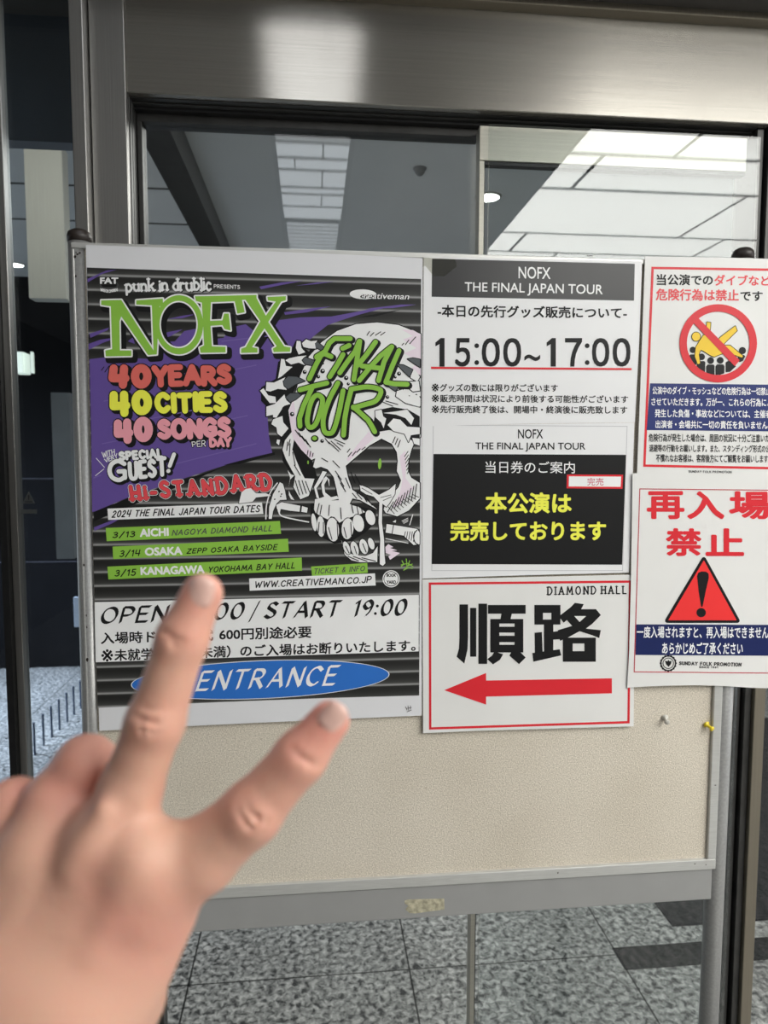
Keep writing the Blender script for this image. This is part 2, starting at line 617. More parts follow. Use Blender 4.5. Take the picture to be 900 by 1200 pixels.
MATTING = mat('black_entrance_matting', (0.010, 0.010, 0.012), rough=0.9, spec=.08, scale=300, noise=0.5, bump=0.6)


def granite(name, base, tile, off):
    m = bpy.data.materials.new(name)
    m.use_nodes = True
    nt = m.node_tree; N = nt.nodes; Lk = nt.links.new
    b = N['Principled BSDF']
    b.inputs['Roughness'].default_value = 0.32
    b.inputs['Specular IOR Level'].default_value = 0.4
    tc = N.new('ShaderNodeTexCoord')
    n1 = N.new('ShaderNodeTexNoise'); n1.inputs['Scale'].default_value = 60; n1.inputs['Detail'].default_value = 4; n1.inputs['Roughness'].default_value = 0.55
    n1.inputs['Distortion'].default_value = 0.5
    Lk(tc.outputs['Object'], n1.inputs['Vector'])
    r1 = N.new('ShaderNodeValToRGB')
    e = r1.color_ramp.elements
    e[0].position = 0.36; e[0].color = (0.03, 0.031, 0.033, 1)
    e[1].position = 0.68; e[1].color = (0.50, 0.49, 0.47, 1)
    x = r1.color_ramp.elements.new(0.45); x.color = (*[c * 0.6 for c in base], 1)
    x = r1.color_ramp.elements.new(0.55); x.color = (*[c * 1.1 for c in base], 1)
    Lk(n1.outputs['Fac'], r1.inputs['Fac'])
    n2 = N.new('ShaderNodeTexNoise'); n2.inputs['Scale'].default_value = 3.0; n2.inputs['Detail'].default_value = 3
    Lk(tc.outputs['Object'], n2.inputs['Vector'])
    mr = N.new('ShaderNodeMapRange'); mr.inputs[1].default_value = 0.3; mr.inputs[2].default_value = 0.7
    mr.inputs[3].default_value = 0.8; mr.inputs[4].default_value = 1.15
    Lk(n2.outputs['Fac'], mr.inputs[0])
    mul = N.new('ShaderNodeMix'); mul.data_type = 'RGBA'; mul.blend_type = 'MULTIPLY'; mul.inputs['Factor'].default_value = 1
    Lk(r1.outputs['Color'], mul.inputs['A']); Lk(mr.outputs[0], mul.inputs['B'])
    # tile joints
    br = N.new('ShaderNodeTexBrick')
    br.offset = 0.0; br.squash = 1.0
    br.inputs['Color1'].default_value = (1, 1, 1, 1); br.inputs['Color2'].default_value = (0.93, 0.93, 0.93, 1)
    br.inputs['Mortar'].default_value = (0.12, 0.12, 0.12, 1)
    br.inputs['Scale'].default_value = 1.0
    br.inputs['Mortar Size'].default_value = 0.0028
    br.inputs['Mortar Smooth'].default_value = 0.2
    br.inputs['Brick Width'].default_value = tile[0]
    br.inputs['Row Height'].default_value = tile[1]
    mp = N.new('ShaderNodeMapping'); mp.inputs['Location'].default_value = (off[0], off[1], 0)
    Lk(tc.outputs['Object'], mp.inputs['Vector']); Lk(mp.outputs['Vector'], br.inputs['Vector'])
    mul2 = N.new('ShaderNodeMix'); mul2.data_type = 'RGBA'; mul2.blend_type = 'MULTIPLY'; mul2.inputs['Factor'].default_value = 1
    Lk(mul.outputs['Result'], mul2.inputs['A']); Lk(br.outputs['Color'], mul2.inputs['B'])
    Lk(mul2.outputs['Result'], b.inputs['Base Color'])
    return m


fa = F(469, 1079); fb = F(235, 1094); fc = F(233, 1153.7)
TW = fa[0] - fb[0]
GRANITE = granite('grey_granite_tiles', (0.27, 0.27, 0.262), (TW, TW), (-fb[0], -fc[1]))


def felt():
    m = bpy.data.materials.new('beige_pinboard_cloth')
    m.use_nodes = True
    nt = m.node_tree; N = nt.nodes; Lk = nt.links.new
    b = N['Principled BSDF']; b.inputs['Roughness'].default_value = 0.92; b.inputs['Specular IOR Level'].default_value = 0.15
    b.inputs['Sheen Weight'].default_value = 0.15
    tc = N.new('ShaderNodeTexCoord')
    a = N.new('ShaderNodeTexNoise'); a.inputs['Scale'].default_value = 560; a.inputs['Detail'].default_value = 3
    c = N.new('ShaderNodeTexNoise'); c.inputs['Scale'].default_value = 5; c.inputs['Detail'].default_value = 4
    v = N.new('ShaderNodeTexVoronoi'); v.inputs['Scale'].default_value = 34
    for n in (a, c, v): Lk(tc.outputs['Object'], n.inputs['Vector'])
    r = N.new('ShaderNodeValToRGB')
    r.color_ramp.elements[0].position = .3; r.color_ramp.elements[0].color = (0.45, 0.40, 0.325, 1)
    r.color_ramp.elements[1].position = .7; r.color_ramp.elements[1].color = (0.83, 0.765, 0.66, 1)
    Lk(a.outputs['Fac'], r.inputs['Fac'])
    r2 = N.new('ShaderNodeValToRGB')
    r2.color_ramp.elements[0].position = .3; r2.color_ramp.elements[0].color = (0.90, 0.89, 0.87, 1)
    r2.color_ramp.elements[1].position = .6; r2.color_ramp.elements[1].color = (1, 1, 1, 1)
    Lk(c.outputs['Fac'], r2.inputs['Fac'])
    r3 = N.new('ShaderNodeValToRGB')   # tiny pin holes and specks
    r3.color_ramp.elements[0].position = .03; r3.color_ramp.elements[0].color = (0.55, 0.5, 0.42, 1)
    r3.color_ramp.elements[1].position = .06; r3.color_ramp.elements[1].color = (1, 1, 1, 1)
    Lk(v.outputs['Distance'], r3.inputs['Fac'])
    m1 = N.new('ShaderNodeMix'); m1.data_type = 'RGBA'; m1.blend_type = 'MULTIPLY'; m1.inputs['Factor'].default_value = 1
    Lk(r.outputs['Color'], m1.inputs['A']); Lk(r2.outputs['Color'], m1.inputs['B'])
    m2 = N.new('ShaderNodeMix'); m2.data_type = 'RGBA'; m2.blend_type = 'MULTIPLY'; m2.inputs['Factor'].default_value = .6
    Lk(m1.outputs['Result'], m2.inputs['A']); Lk(r3.outputs['Color'], m2.inputs['B'])
    Lk(m2.outputs['Result'], b.inputs['Base Color'])
    bp = N.new('ShaderNodeBump'); bp.inputs['Strength'].default_value = .5; bp.inputs['Distance'].default_value = .001
    Lk(a.outputs['Fac'], bp.inputs['Height']); Lk(bp.outputs['Normal'], b.inputs['Normal'])
    return m


FELT = felt()

# ---------------------------------------------------------------- the setting
YG = 0.33                      # front glass of the doorway


def structure(name, bm, m, parent=None, **k):
    o = bm_obj(name, bm, m, parent, **k)
    if parent is None: o['kind'] = 'structure'
    return o


structure('floor', boxes(((-7, -6, -0.12), (7, 6.2, 0))), GRANITE)
HC = 2.6
UNSEEN_WALL = mat('unseen_wall_dark', (.02, .02, .022), rough=.5, scale=3, noise=.15)
structure('wall_added_rear', boxes(((-7, -6.2, 0), (7, -6.0, HC))), mat('unseen_wall_grey', (.12, .12, .12), rough=.8, scale=3, noise=.1))  # added out of view to hold back sky light from behind
structure('wall_added_left', boxes(((-2.6, -6, 0), (-2.4, .3, HC))), UNSEEN_WALL)  # unseen dark wall, added to cut the light from the left
structure('ceiling', boxes(((-7, -6, HC), (7, 0.23, HC + 0.1))), WHITE_CEIL)
Z_HEAD_T = P(800, 27, 0.33)[2]
Z_HEAD_B = P(500, 125.7, 0.33)[2]

# luminous canopy ceiling to the right: rows of white diffuser panels with dark gaps
lp = bmesh.new()
PL = 1.034
rows = [(-0.72, -0.925, 1.33), (-0.925, -1.264, 1.067), (-1.264, -1.847, 1.84), (-1.847, -2.17, 1.06),
        (-2.17, -2.75, 1.33), (-2.75, -3.08, 1.067), (-3.08, -3.66, 1.84), (-3.66, -3.99, 1.06), (-3.99, -4.57, 1.33)]
for y1, y0, x0 in rows:
    xs = [0.93]
    while x0 < 3.2:
        xs.append(x0); x0 += PL
    xs.append(3.3)
    for a, b in zip(xs, xs[1:]):
        if b - a > 0.05:
            add_box(lp, (a + .009, y0 + .016, HC - 0.0065), (b - .009, y1 - .016, HC - 0.0045))
canopy = structure('ceiling_luminous', boxes(((0.93, -4.6, HC - 0.004), (3.35, -0.71, HC - 0.001))), GROOVE)
bm_obj('light_panel', lp, LIGHT_PANEL, canopy)
# narrow luminous strip straight above the camera, ending in a louvre
sp = bmesh.new()
sp0 = bmesh.new()
ROWS = [-0.15, -0.45, -0.80, -0.935, -1.045, -1.225, -1.30, -1.45, -1.62]
for i, (y1, y0) in enumerate(zip(ROWS, ROWS[1:])):
    cut = [-.125, .14]
    if i % 2 == 0: cut = [-.125, .045, .14]
    elif i == 3: cut = [-.125, -.06, .14]
    for a, b in zip(cut, cut[1:]):
        add_box(sp0 if i < 2 else sp, (a + .003, y0 + .014, HC - 0.0065), (b - .003, y1 - .014, HC - 0.0045))
strip = structure('ceiling_strip', boxes(((-.14, -2.3, HC - 0.004), (.155, -0.14, HC - 0.001))), SOFFIT)
bm_obj('light_panel', sp, STRIP_PANEL, strip)
bm_obj('light_panel', sp0, mat('luminous_front_panel', (0.8, 0.8, 0.8), rough=0.7, emit=((0.95, 0.97, 1.0), STRIP_FRONT_EMIT), scale=4, noise=0.02), strip)
lv = bmesh.new()
for i in range(9):
    y = -1.68 - i * .058
    add_box(lv, (-.115, y - .034, HC - 0.0065), (.13, y, HC - 0.0045))
bm_obj('louvre', lv, mat('louvre_slats', (0.75, 0.77, 0.8), rough=.6, emit=((0.9, 0.95, 1), STRIP_EMIT * .8), scale=4, noise=.02), strip)

# soffit and steel header over the doorway
structure('trim_1', boxes(((-2.2, 0.23, Z_HEAD_T + .012), (3.0, 0.45, HC))), SOFFIT)
o = structure('trim_2', boxes(((-2.2, 0.305, Z_HEAD_T), (3.0, 0.335, Z_HEAD_T + .022))), BRONZE, bevel=.002)
xj0 = P(87.5, 120, 0.32)[0]; xj1 = P(104, 120, 0.32)[0]; xj2 = P(148.5, 120, .33)[0]
structure('trim_3', boxes(((xj2, 0.33, Z_HEAD_B), (3.0, 0.42, Z_HEAD_T + .01))), STEEL_H, bevel=.002)
# nested dark recess profiles below the header
Z1 = P(400, 128, .35)[2]; Z2 = P(400, 133, .36)[2]; Z3 = P(400, 139, .37)[2]
x_mull = P(857, 1000, .33)[0]
xr0 = P(152.5, 250, .33)[0]; xr1 = P(157, 250, .35)[0]; xr2 = P(166.5, 250, .37)[0]
structure('trim_4', boxes(((xj2, .345, Z1), (x_mull, .42, Z_HEAD_B)), ((xr0, .358, Z2), (x_mull, .42, Z1))), DARK_METAL, bevel=.0015)
structure('trim_5', boxes(((xr1, .37, Z3), (x_mull, .42, Z2))), GROOVE)
# left jamb: narrow fin, broad flat plate, stepped reveal
structure('trim_6', boxes(((xj0, .30, 0), (xj1, .36, HC))), STEEL_V, bevel=.002)
structure('trim_7', boxes(((xj1 + .002, .325, 0), (xj2, .40, HC))), STEEL_V, bevel=.0015)
structure('trim_8', boxes(((xj2, .342, 0), (xr0 + .001, .40, Z_HEAD_B)), ((xr0, .356, 0), (xr1, .41, Z_HEAD_B))), DARK_METAL, bevel=.001)

# right mullion: dark grooved profile and a bronze plate
xm0 = P(857.5, 1000, .33)[0]; xm1 = P(874.8, 1000, .33)[0]; xm2 = P(887.3, 1000, .33)[0]
wd = (xm1 - xm0)
structure('trim_9', boxes(((xm0, .345, 0), (xm0 + wd * .42, .42, Z1)), ((xm0 + wd * .55, .335, 0), (xm1 - .0005, .42, Z1))), DARK_METAL, bevel=.001)
structure('trim_10', boxes(((xm0 + wd * .38, .36, 0), (xm0 + wd * .6, .42, Z1))), GROOVE)
structure('trim_11', boxes(((xm1, .325, 0), (xm2, .43, Z_HEAD_B))), BRONZE, bevel=.0015)

# door_1: sliding leaf on the left (glass, dark top rail, stile)
y1 = .385
zt = P(400, 141, y1)[2]; zb = P(400, 153, y1)[2]
xs_m = P(561, 240, y1)[0]
d1 = structure('door_1', boxes(((xr1 + .001, y1, zb), (xs_m, y1 + .035, zt)), ((xr1 + .001, y1, 0.08), (xr2, y1 + .035, zb)), ((xr1 + .001, y1, 0.0), (xs_m, y1 + .035, .09))), DARK_METAL, bevel=.001)
bm_obj('glass_pane', boxes(((xr2, y1 + .014, .09), (xs_m, y1 + .022, zb))), GLASS, d1)
# door_2: leaf on the right with a pale steel stile and top rail
y2 = .350
zt2 = P(565, 147, y2)[2]; zb2 = P(565, 187.8, y2)[2]
xs0 = P(561.3, 240, y2)[0]; xs1 = P(567.3, 240, y2)[0]; xe = P(875, 180, y2)[0]
d2 = structure('door_2', boxes(((xs0, y2, zb2), (xe, y2 + .03, zt2)), ((xs0, y2 + .001, 0.0), (xs1, y2 + .029, zb2)), ((xs1, y2, 0), (xe, y2 + .03, .1))), STEEL_RAIL, bevel=.001)
bm_obj('gasket', boxes(((xs0 + .002, y2 + .004, zb2 - .006), (xe, y2 + .02, zb2)), ((xs1, y2 + .006, .1), (xs1 + .0025, y2 + .02, zb2))), GROOVE, d2)
bm_obj('glass_pane', boxes(((xs1 + .002, y2 + .016, .1), (P(868, 240, y2)[0], y2 + .022, zb2 - .005))), glass_mat('leaf_glass', .006), d2)
# window_1: fixed front pane that mirrors the luminous canopy
xw1 = P(895.5, 240, .335)[0]
bm_obj('window_1', boxes(((xs1 + .004, .332, .02), (min(xw1, xm0 - .001), .339, P(700, 152, .335)[2]))), glass_mat('front_glass', .053))['kind'] = 'structure'
# window_2: pane right of the mullion
bm_obj('window_2', boxes(((xm2, .36, .0), (3.0, .368, Z_HEAD_B))), GLASS)['kind'] = 'structure'
# window_3 and window_4: side panes left of the jamb with a steel mullion between
xa = P(6.5, 480, .345)[0]; xb = P(15.8, 480, .345)[0]
structure('trim_12', boxes(((xa - .012, .33, 0), (xa, .40, HC))), GROOVE)
ma = P(7, 280, .33)[0]
structure('trim_13', boxes(((xa, .345, 0), (xb, .372, HC))), STEEL_V, bevel=.0015)
bm_obj('window_3', boxes(((xb, .36, 0), (xj0, .368, HC))), GLASS_SIDE)['kind'] = 'structure'
bm_obj('window_4', boxes(((-3.2, .36, 0), (xa - .012, .368, HC))), GLASS_SIDE)['kind'] = 'structure'

# the lobby behind the glass
HL = 2.7
structure('ceiling_lobby', boxes(((-3.6, .45, HL), (5.5, 6.0, HL + .1))), GREY_CEIL)
structure('wall_back', boxes(((-.75, 5.6, 0), (5.5, 5.75, HL))), mat('lobby_back_wall', (.05, .05, .055), rough=.4, scale=4, noise=.1))
structure('wall_right', boxes(((5.4, .45, 0), (5.5, 5.6, HL))), mat('lobby_side_wall', (.08, .08, .085), rough=.5, scale=4, noise=.1))
yw = F(15, 783)[1]
structure('wall_left', boxes(((-3.6, yw, 0), (-.6, yw + .15, HL))), BLACK_WALL)
wj = bmesh.new()
for zc in (P(5, 561, yw)[2], P(5, 659, yw)[2]):
    add_box(wj, (-3.5, yw - .004, zc - .004), (-1.1, yw + .01, zc + .004))
structure('trim_14', wj, mat('joint_grey', (.03, .03, .04), rough=.6, scale=10, noise=.1))
# dark beam under the lobby ceiling
bz = HL - .12
q0 = P(190, 145, .6); 
bxl = CAM[0] + (180 - 366) / (533 - 145) * (bz - 1.5); bxr = CAM[0] + (198 - 366) / (533 - 145) * (bz - 1.5)
structure('trim_15', boxes(((bxl - .06, .45, bz), (bxr, 4.4, HL))), DARK_METAL)
cj = bmesh.new()
for yy in (1.2, 1.55, 1.95, 2.4, 2.9):
    add_box(cj, (-3.4, yy - .006, HL - .004), (bxl - .06, yy + .006, HL + .01))
structure('trim_17', cj, DARK_METAL)
# pale steel box standing in for a reflection in the left side pane, dark panelling above and below it
yb = 1.6
c0 = P(30, 250, yb)[0]; c1 = P(75, 250, yb)[0]
structure('trim_18', boxes(((c0, yb, P(50, 350, yb)[2]), (c1, yb + .06, P(50, 170, yb)[2]))), mat('steel_reflection_tone', (.62, .60, .53), rough=.5, metal=.1, scale=4, stretch=(120, 120, 1), noise=.06), bevel=.003)
structure('trim_19', boxes(((-3.2, .56, P(50, 166, .56)[2]), (xj1 + .03, .60, HL))), mat('blue_black_panel', (.12, .135, .16), rough=.4, scale=5, noise=.1))
yc = 2.4
structure('trim_20', boxes(((P(63, 560, yc)[0], yc, P(70, 655, yc)[2]), (P(84, 560, yc)[0], yc + .25, P(70, 460, yc)[2]))), mat('grey_stone_column', (.16, .17, .18), rough=.4, scale=9, noise=.12))

# floor details inside: entrance matting and a drain slot
def floor_poly(pts, z0, z1):
    bm = bmesh.new()
    a = [bm.verts.new((p[0], p[1], z1)) for p in pts]
    b = [bm.verts.new((p[0], p[1], z0)) for p in pts]
    bm.faces.new(a); bm.faces.new(b[::-1])
    for i in range(len(a)):
        bm.faces.new((a[i], a[(i + 1) % len(a)], b[(i + 1) % len(a)], b[i]))
    return bm


m0 = F(788, 1086); m1 = F(900, 1080)
ymat1 = F(897, 843)[1]
xm_l = m0[0]
mm = bm_obj('entrance_mat', floor_poly([(xm_l, m0[1]), (xm_l + 1.9, m0[1]), (xm_l + 1.9, ymat1), (xm_l, ymat1)], 0, .009), MATTING)
tag(mm, 'large black entrance mat on the granite floor behind the glass', 'mat')
s0 = F(718, 1112); s1 = F(732, 1137)
xs_ = (s0[0] + s1[0]) / 2
dr = bm_obj('floor_drain', floor_poly([(xs_, s1[1]), (xs_ + 1.9, s1[1]), (xs_ + 1.9, s0[1]), (xs_, s0[1])], 0, .004), mat('drain_black', (.006, .006, .007), rough=.7, spec=.1, scale=80, noise=.3))
tag(dr, 'narrow black drain strip in the granite floor in front of the entrance mat', 'drain')

# lobby ceiling fittings
bm = bmesh.new()
c = CAM + ray(492, 197) * ((HL - 1.5) / ray(492, 197)[2])
add_lathe(bm, (c[0], c[1], HL), [(.028, 0), (.028, -.006), (.022, -.010), (.020, -.02), (.010, -.03), (.006, -.032)])
sd = bm_obj('smoke_detector', bm, mat('detector_grey', (.16, .16, .16), rough=.5, scale=30, noise=.1), origin=(c[0], c[1], HL), smooth=True)
tag(sd, 'small round smoke detector on the lobby ceiling behind the door glass', 'detector')


def downlight(px, py, r, label):
    d = ray(px, py)
    c = CAM + d * ((HL - 1.5) / d[2])
    e = link('downlight', None, None, (c[0], c[1], HL))
    tag(e, label, 'light')
    bm = bmesh.new(); add_lathe(bm, (c[0], c[1], HL), [(r * 1.18, 0), (r * 1.18, -.006), (r, -.008), (r, 0)])
    bm_obj('trim_ring', bm, STEEL_RAIL, e, smooth=True)
    bm = bmesh.new(); add_lathe(bm, (c[0], c[1], HL), [(r, 0), (r, -.007), (r * .6, -.012)])
    bm_obj('diffuser', bm, LAMP, e, smooth=True)


downlight(572, 230, .052, 'round recessed downlight glowing above the middle door stile')
downlight(18, 309.5, .048, 'round recessed downlight glowing behind the left side pane')
# lit white box and slim lit strip far behind the side pane
yq = 3.0
bm = bmesh.new()
add_box(bm, [P(14, 437, yq)[0], yq, P(20, 437, yq)[2]], [P(28, 437, yq)[0], yq + .1, P(20, 412, yq)[2]])
wl = bm_obj('wall_lamp', bm, mat('lamp_box', (.8, .82, .75), rough=.4, emit=((.9, 1, .85), .55), scale=5, noise=.02), bevel=.006, origin=P(20, 425, yq))
tag(wl, 'small glowing white box lamp seen through the left side pane', 'lamp')
bm = bmesh.new()
add_box(bm, [P(36.4, 437, yq)[0], yq, P(37, 437, yq)[2]], [P(38.2, 437, yq)[0], yq + .03, P(37, 412, yq)[2]])
wl = bm_obj('strip_lamp', bm, MATS['lamp_box'], origin=P(37, 425, yq), bevel=.001)
tag(wl, 'slim upright lit strip just right of the glowing box lamp', 'lamp')
yv = 2.6
bm = bmesh.new()
add_box(bm, [P(86.5, 720, yv)[0], yv, P(90, 735, yv)[2]], [P(95, 720, yv)[0], yv + .02, P(90, 700, yv)[2]])
ws = bm_obj('wall_sign', bm, mat('pale_blue_sign', (.42, .48, .58), rough=.5, scale=12, noise=.05), origin=P(90, 718, yv), bevel=.002)
tag(ws, 'small pale blue sign plate just left of the left board post', 'sign')
# row of short dark posts on the lobby floor
pb = [(41, 885), (51.5, 874), (61, 864), (70, 855), (79, 846), (87, 837.5), (95, 830)]
for i, (a, b) in enumerate(pb):
    f = F(a, b)
    hh = .168
    bm = bmesh.new()
    add_tube(bm, (f[0], f[1], 0), (f[0], f[1], hh), .0055, 10)
    o = bm_obj('floor_post', bm, mat('blue_black_post', (.02, .035, .07), rough=.4, scale=30, noise=.1), origin=(f[0], f[1], 0))
    tag(o, 'thin short dark post in the row standing on the floor behind the left side pane', 'post', 'row of short floor posts')
# warning triangle on the side pane
def tri_sign():
    yy = .358
    bm = bmesh.new()
    def pl(pts):
        q = [P(a, b, yy) for a, b in pts]
        f = [bm.verts.new(p) for p in q]; g = [bm.verts.new(p + np.array([0, .0008, 0])) for p in q]
        bm.faces.new(f); bm.faces.new(g[::-1])
        for i in range(len(f)): bm.faces.new((f[i], f[(i + 1) % len(f)], g[(i + 1) % len(f)], g[i]))
    pl([(26, 590), (41, 590), (33.5, 576)])
    pl([(25, 597), (43, 597), (43, 602), (25, 602)])
    o = bm_obj('warning_sticker', bm, mat('faint_sticker', (.10, .11, .11), rough=.5, scale=20, noise=.1), origin=P(33, 590, yy))
    tag(o, 'faint grey triangular warning sticker on the left side pane', 'sticker')
    bm = bmesh.new()
    yy -= .0006
    pl([(32.6, 580), (34.4, 580), (34, 586), (33, 586)])
    pl([(29, 588.6), (38, 588.6), (38, 587.4), (29, 587.4)])
    bm_obj('pictogram', bm, mat('sticker_dark', (.03, .03, .035), rough=.5, scale=20, noise=.1), o)
tri_sign()

# ---------------------------------------------------------------- the notice board
board = link('notice_board', None, None, (.14, .012, 0))
tag(board, 'freestanding beige notice board with silver tube posts and grey lower rail', 'notice board')
xl = P(101, 600, 0)[0] - .004
TL = P(99, 286, 0); TR = P(842, 303, 0)
zT = P(620, 300, 0)[2]; zFb = P(828, 1006.8, 0)[2]
xin = (P(836, 812, 0)[0] + P(828, 1006, 0)[0]) / 2
xfr = (P(845, 810, 0)[0] + P(838.5, 1010, 0)[0]) / 2
zFo = P(700, 1025.5, 0)[2]; zRb = P(700, 1062.5, 0)[2]; zFi = P(700, 1013.5, 0)[2]
xL0 = P(105, 760, 0)[0] - .006
bm_obj('pin_panel', boxes(((xL0, .003, zFi - .002), (xin + .002, .02, zT - .004))), FELT, board)
fr = bmesh.new()
add_box(fr, (xin, -.003, zFi + .0001), (xfr, .022, zT - .0076))               # right
add_box(fr, (xL0 - .001, -.003, zFo), (xfr, .022, zFi))       # bottom
add_box(fr, (xL0 - .001, -.0015, zT - .0075), (xfr, .022, zT))   # top
add_box(fr, (xL0 - .001, -.0005, zFi + .0001), (xL0 + .003, .022, zT - .0076))    # left
bm_obj('frame', fr, ALU, board, bevel=.0012)
bm_obj('lower_rail', boxes(((xL0 - .002, .0, zRb), (P(834, 1040, 0)[0], .028, zFo - .0005))), GREY_PAINT, board, bevel=.0015)
for k, (a, b, top) in enumerate([((93.2, 287), (109.5, 860), 1.0), ((849.5, 808), (831, 1200), 1.0)]):
    A = P(*a, .014); B = P(*b, .014)
    d = (A - B) / (A[2] - B[2])
    zt_ = P(90, 279, .014)[2] if k == 0 else P(872, 300, .014)[2]
    base = B + d * (0.02 - B[2]); topp = B + d * (zt_ - B[2])
    if k == 1:
        topp[0] = base[0] + (B[0] - base[0]) + .004
    bm = bmesh.new(); add_tube(bm, base, topp, .0145, 32)
    pole = bm_obj('post', bm, POLE, board, smooth=False)
    for p in pole.data.polygons: p.use_smooth = len(p.vertices) == 4
    bm = bmesh.new()
    add_lathe(bm, (topp[0], topp[1], topp[2]), [(.0155, -.006), (.0158, .002), (.014, .007), (.009, .0105), (.003, .012)], 24)
    bm_obj('cap', bm, CAP, pole, smooth=True)
    ft = bmesh.new()
    add_box(ft, (base[0] - .02, -.26, 0.022), (base[0] + .02, .27, .05))
    bm_obj('foot', ft, GREY_PAINT, board, bevel=.004)
    if k == 0:
        # chipped paint along the left tube
        for (a1, b1, w, h) in [(88, 301, 1.6, 1.6), (91, 298, 1.3, 1.2), (93.5, 296.5, 1.2, 1.6), (89, 324, .9, 1.7), (85, 290, 1.8, 1.6), (90, 393, .5, .6),
                               (98.6, 662, 1.1, 1.5), (101.5, 721, .7, 1.4), (102, 735, .8, 1.5), (102.5, 773, 1.5, 2.3), (89.5, 296, .6, .8)]:
            c = P(a1, b1, 0.0)
            cx = (B + d * (c[2] - B[2]))
            off = np.clip((c[0] - cx[0]) / .0145, -.9, .9)
            yy = cx[1] - .0146 * math.sqrt(1 - off * off)
            n = 9; rnd = random.Random(int(b1))
            bm = bmesh.new()
            vs = []
            for i in range(n):
                t = 2 * math.pi * i / n; rr = rnd.uniform(.7, 1.2) / FPX
                xx = c[0] + math.cos(t) * w * rr
                o2 = np.clip((xx - cx[0]) / .0145, -.97, .97)
                vs.append(bm.verts.new((xx, cx[1] - .0148 * math.sqrt(1 - o2 * o2), c[2] + math.sin(t) * h * rr)))
            bm.faces.new(vs)
            bm_obj('paint_chip', bm, CAP, pole)
# old tape left on the lower rail
tp = [(474, 1055.5), (478, 1054), (520.5, 1053), (521, 1066), (500, 1068.5), (487, 1070.5), (480, 1070), (475, 1066), (478.5, 1061), (474.5, 1059)]
bm = bmesh.new()
f = [bm.verts.new(P(a, b, -.0006)) for a, b in tp]; g = [bm.verts.new(P(a, b, .0003)) for a, b in tp]
bm.faces.new(f); bm.faces.new(g[::-1])
for i in range(len(f)): bm.faces.new((f[i], f[(i + 1) % len(f)], g[(i + 1) % len(f)], g[i]))
bm_obj('tape_residue', bm, mat('old_yellowed_tape', (.42, .39, .28), rough=.5, scale=140, noise=.35, bump=.5), board)
# short marks on the frame
for a, b, w, h in [(653, 1021.5, 1.2, 2), (813, 1011, 1.5, 1), (826, 1012, 1.3, 1), (837, 919, 2, 1), (690, 300.6, 7, .8)]:
    p = P(a, b, 0)
    bm = bmesh.new()
    add_box(bm, (p[0] - w / 2 / FPX, -.0034, p[2] - h / 2 / FPX), (p[0] + w / 2 / FPX, -.0028, p[2] + h / 2 / FPX))
    bm_obj('scuff', bm, CAP, board)

# push pins
def pin(px, py, m, label, tilt):
    p = P(px, py, .003)
    e = link('push_pin', None, None, tuple(p)); tag(e, label, 'push pin')
    bm = bmesh.new()
    prof = [(.0045, -.001), (.0052, -.002), (.0048, -.0032), (.0026, -.0042), (.0022, -.009), (.0032, -.0105), (.0040, -.0125), (.0036, -.014), (.001, -.0145)]
    add_lathe(bm, p, prof, 20, 'Y')
    r = Matrix.Translation(Vector(p)) @ Matrix.Rotation(tilt[0], 4, 'X') @ Matrix.Rotation(tilt[1], 4, 'Z') @ Matrix.Translation(-Vector(p))
    bmesh.ops.transform(bm, matrix=r, verts=bm.verts)
    bm_obj('head', bm, m, e, smooth=True)
    bm = bmesh.new(); add_tube(bm, p + np.array([0, .006, 0]), p + np.array([0, -.001, 0]), .0006, 8)
    bm_obj('needle', bm, STEEL_V, e)


pin(826.5, 848, mat('yellow_plastic', (.75, .58, .02), rough=.3, scale=20, noise=.03), 'yellow push pin in the beige cloth near the right frame', (.35, .35))
pin(779, 840, mat('clear_plastic', (.55, .53, .48), rough=.15, scale=40, noise=.15), 'clear plastic push pin in the beige cloth below the re-entry notice', (.3, -.2))

# ---------------------------------------------------------------- papers on the board
def paper_mat(name, rgb=(.80, .80, .80), bump=.25, rough=.4, scale=7):
    m = mat(name, rgb, rough=rough, spec=.4, scale=scale, noise=.012, bump=bump, detail=2)
    return m


PAPER = paper_mat('poster_paper', (.74, .74, .765))
PAPER_W = paper_mat('white_paper', (.82, .82, .83), .35, .38, 9)
LAMI = paper_mat('laminated_paper', (.77, .765, .75), .5, .4, 14)
BLK = ink('black', (22, 22, 23), spec=.2)
BLK_S = ink('soft_black', (38, 38, 40), rough=.3)
WHT = ink('white', (216, 216, 216))
OFFW = ink('bone_white', (212, 208, 211))
PINKW = ink('bone_pink', (205, 192, 202))
GRN = ink('green', (122, 168, 62))
PUR = ink('purple', (86, 68, 130))
RED4 = ink('brick_red', (190, 92, 84))
YEL = ink('yellow', (222, 208, 70))
PNK = ink('pink', (205, 138, 148))
HSR = ink('crimson', (196, 66, 72))
BLU = ink('oval_blue', (38, 96, 172))
GRY = ink('claw_grey', (74, 78, 82))
RED = ink('sign_red', (188, 32, 42))
YELT = ink('text_yellow', (250, 240, 72))
NAVY = ink('navy', (22, 36, 92))
NAVY2 = ink('dark_navy', (14, 26, 74))
MAN = ink('figure_yellow', (228, 172, 40))
TRED = ink('triangle_red', (205, 44, 44))
DGREY = ink('dark_grey', (66, 66, 68))
LINE = ink('hairline_grey', (165, 165, 168))


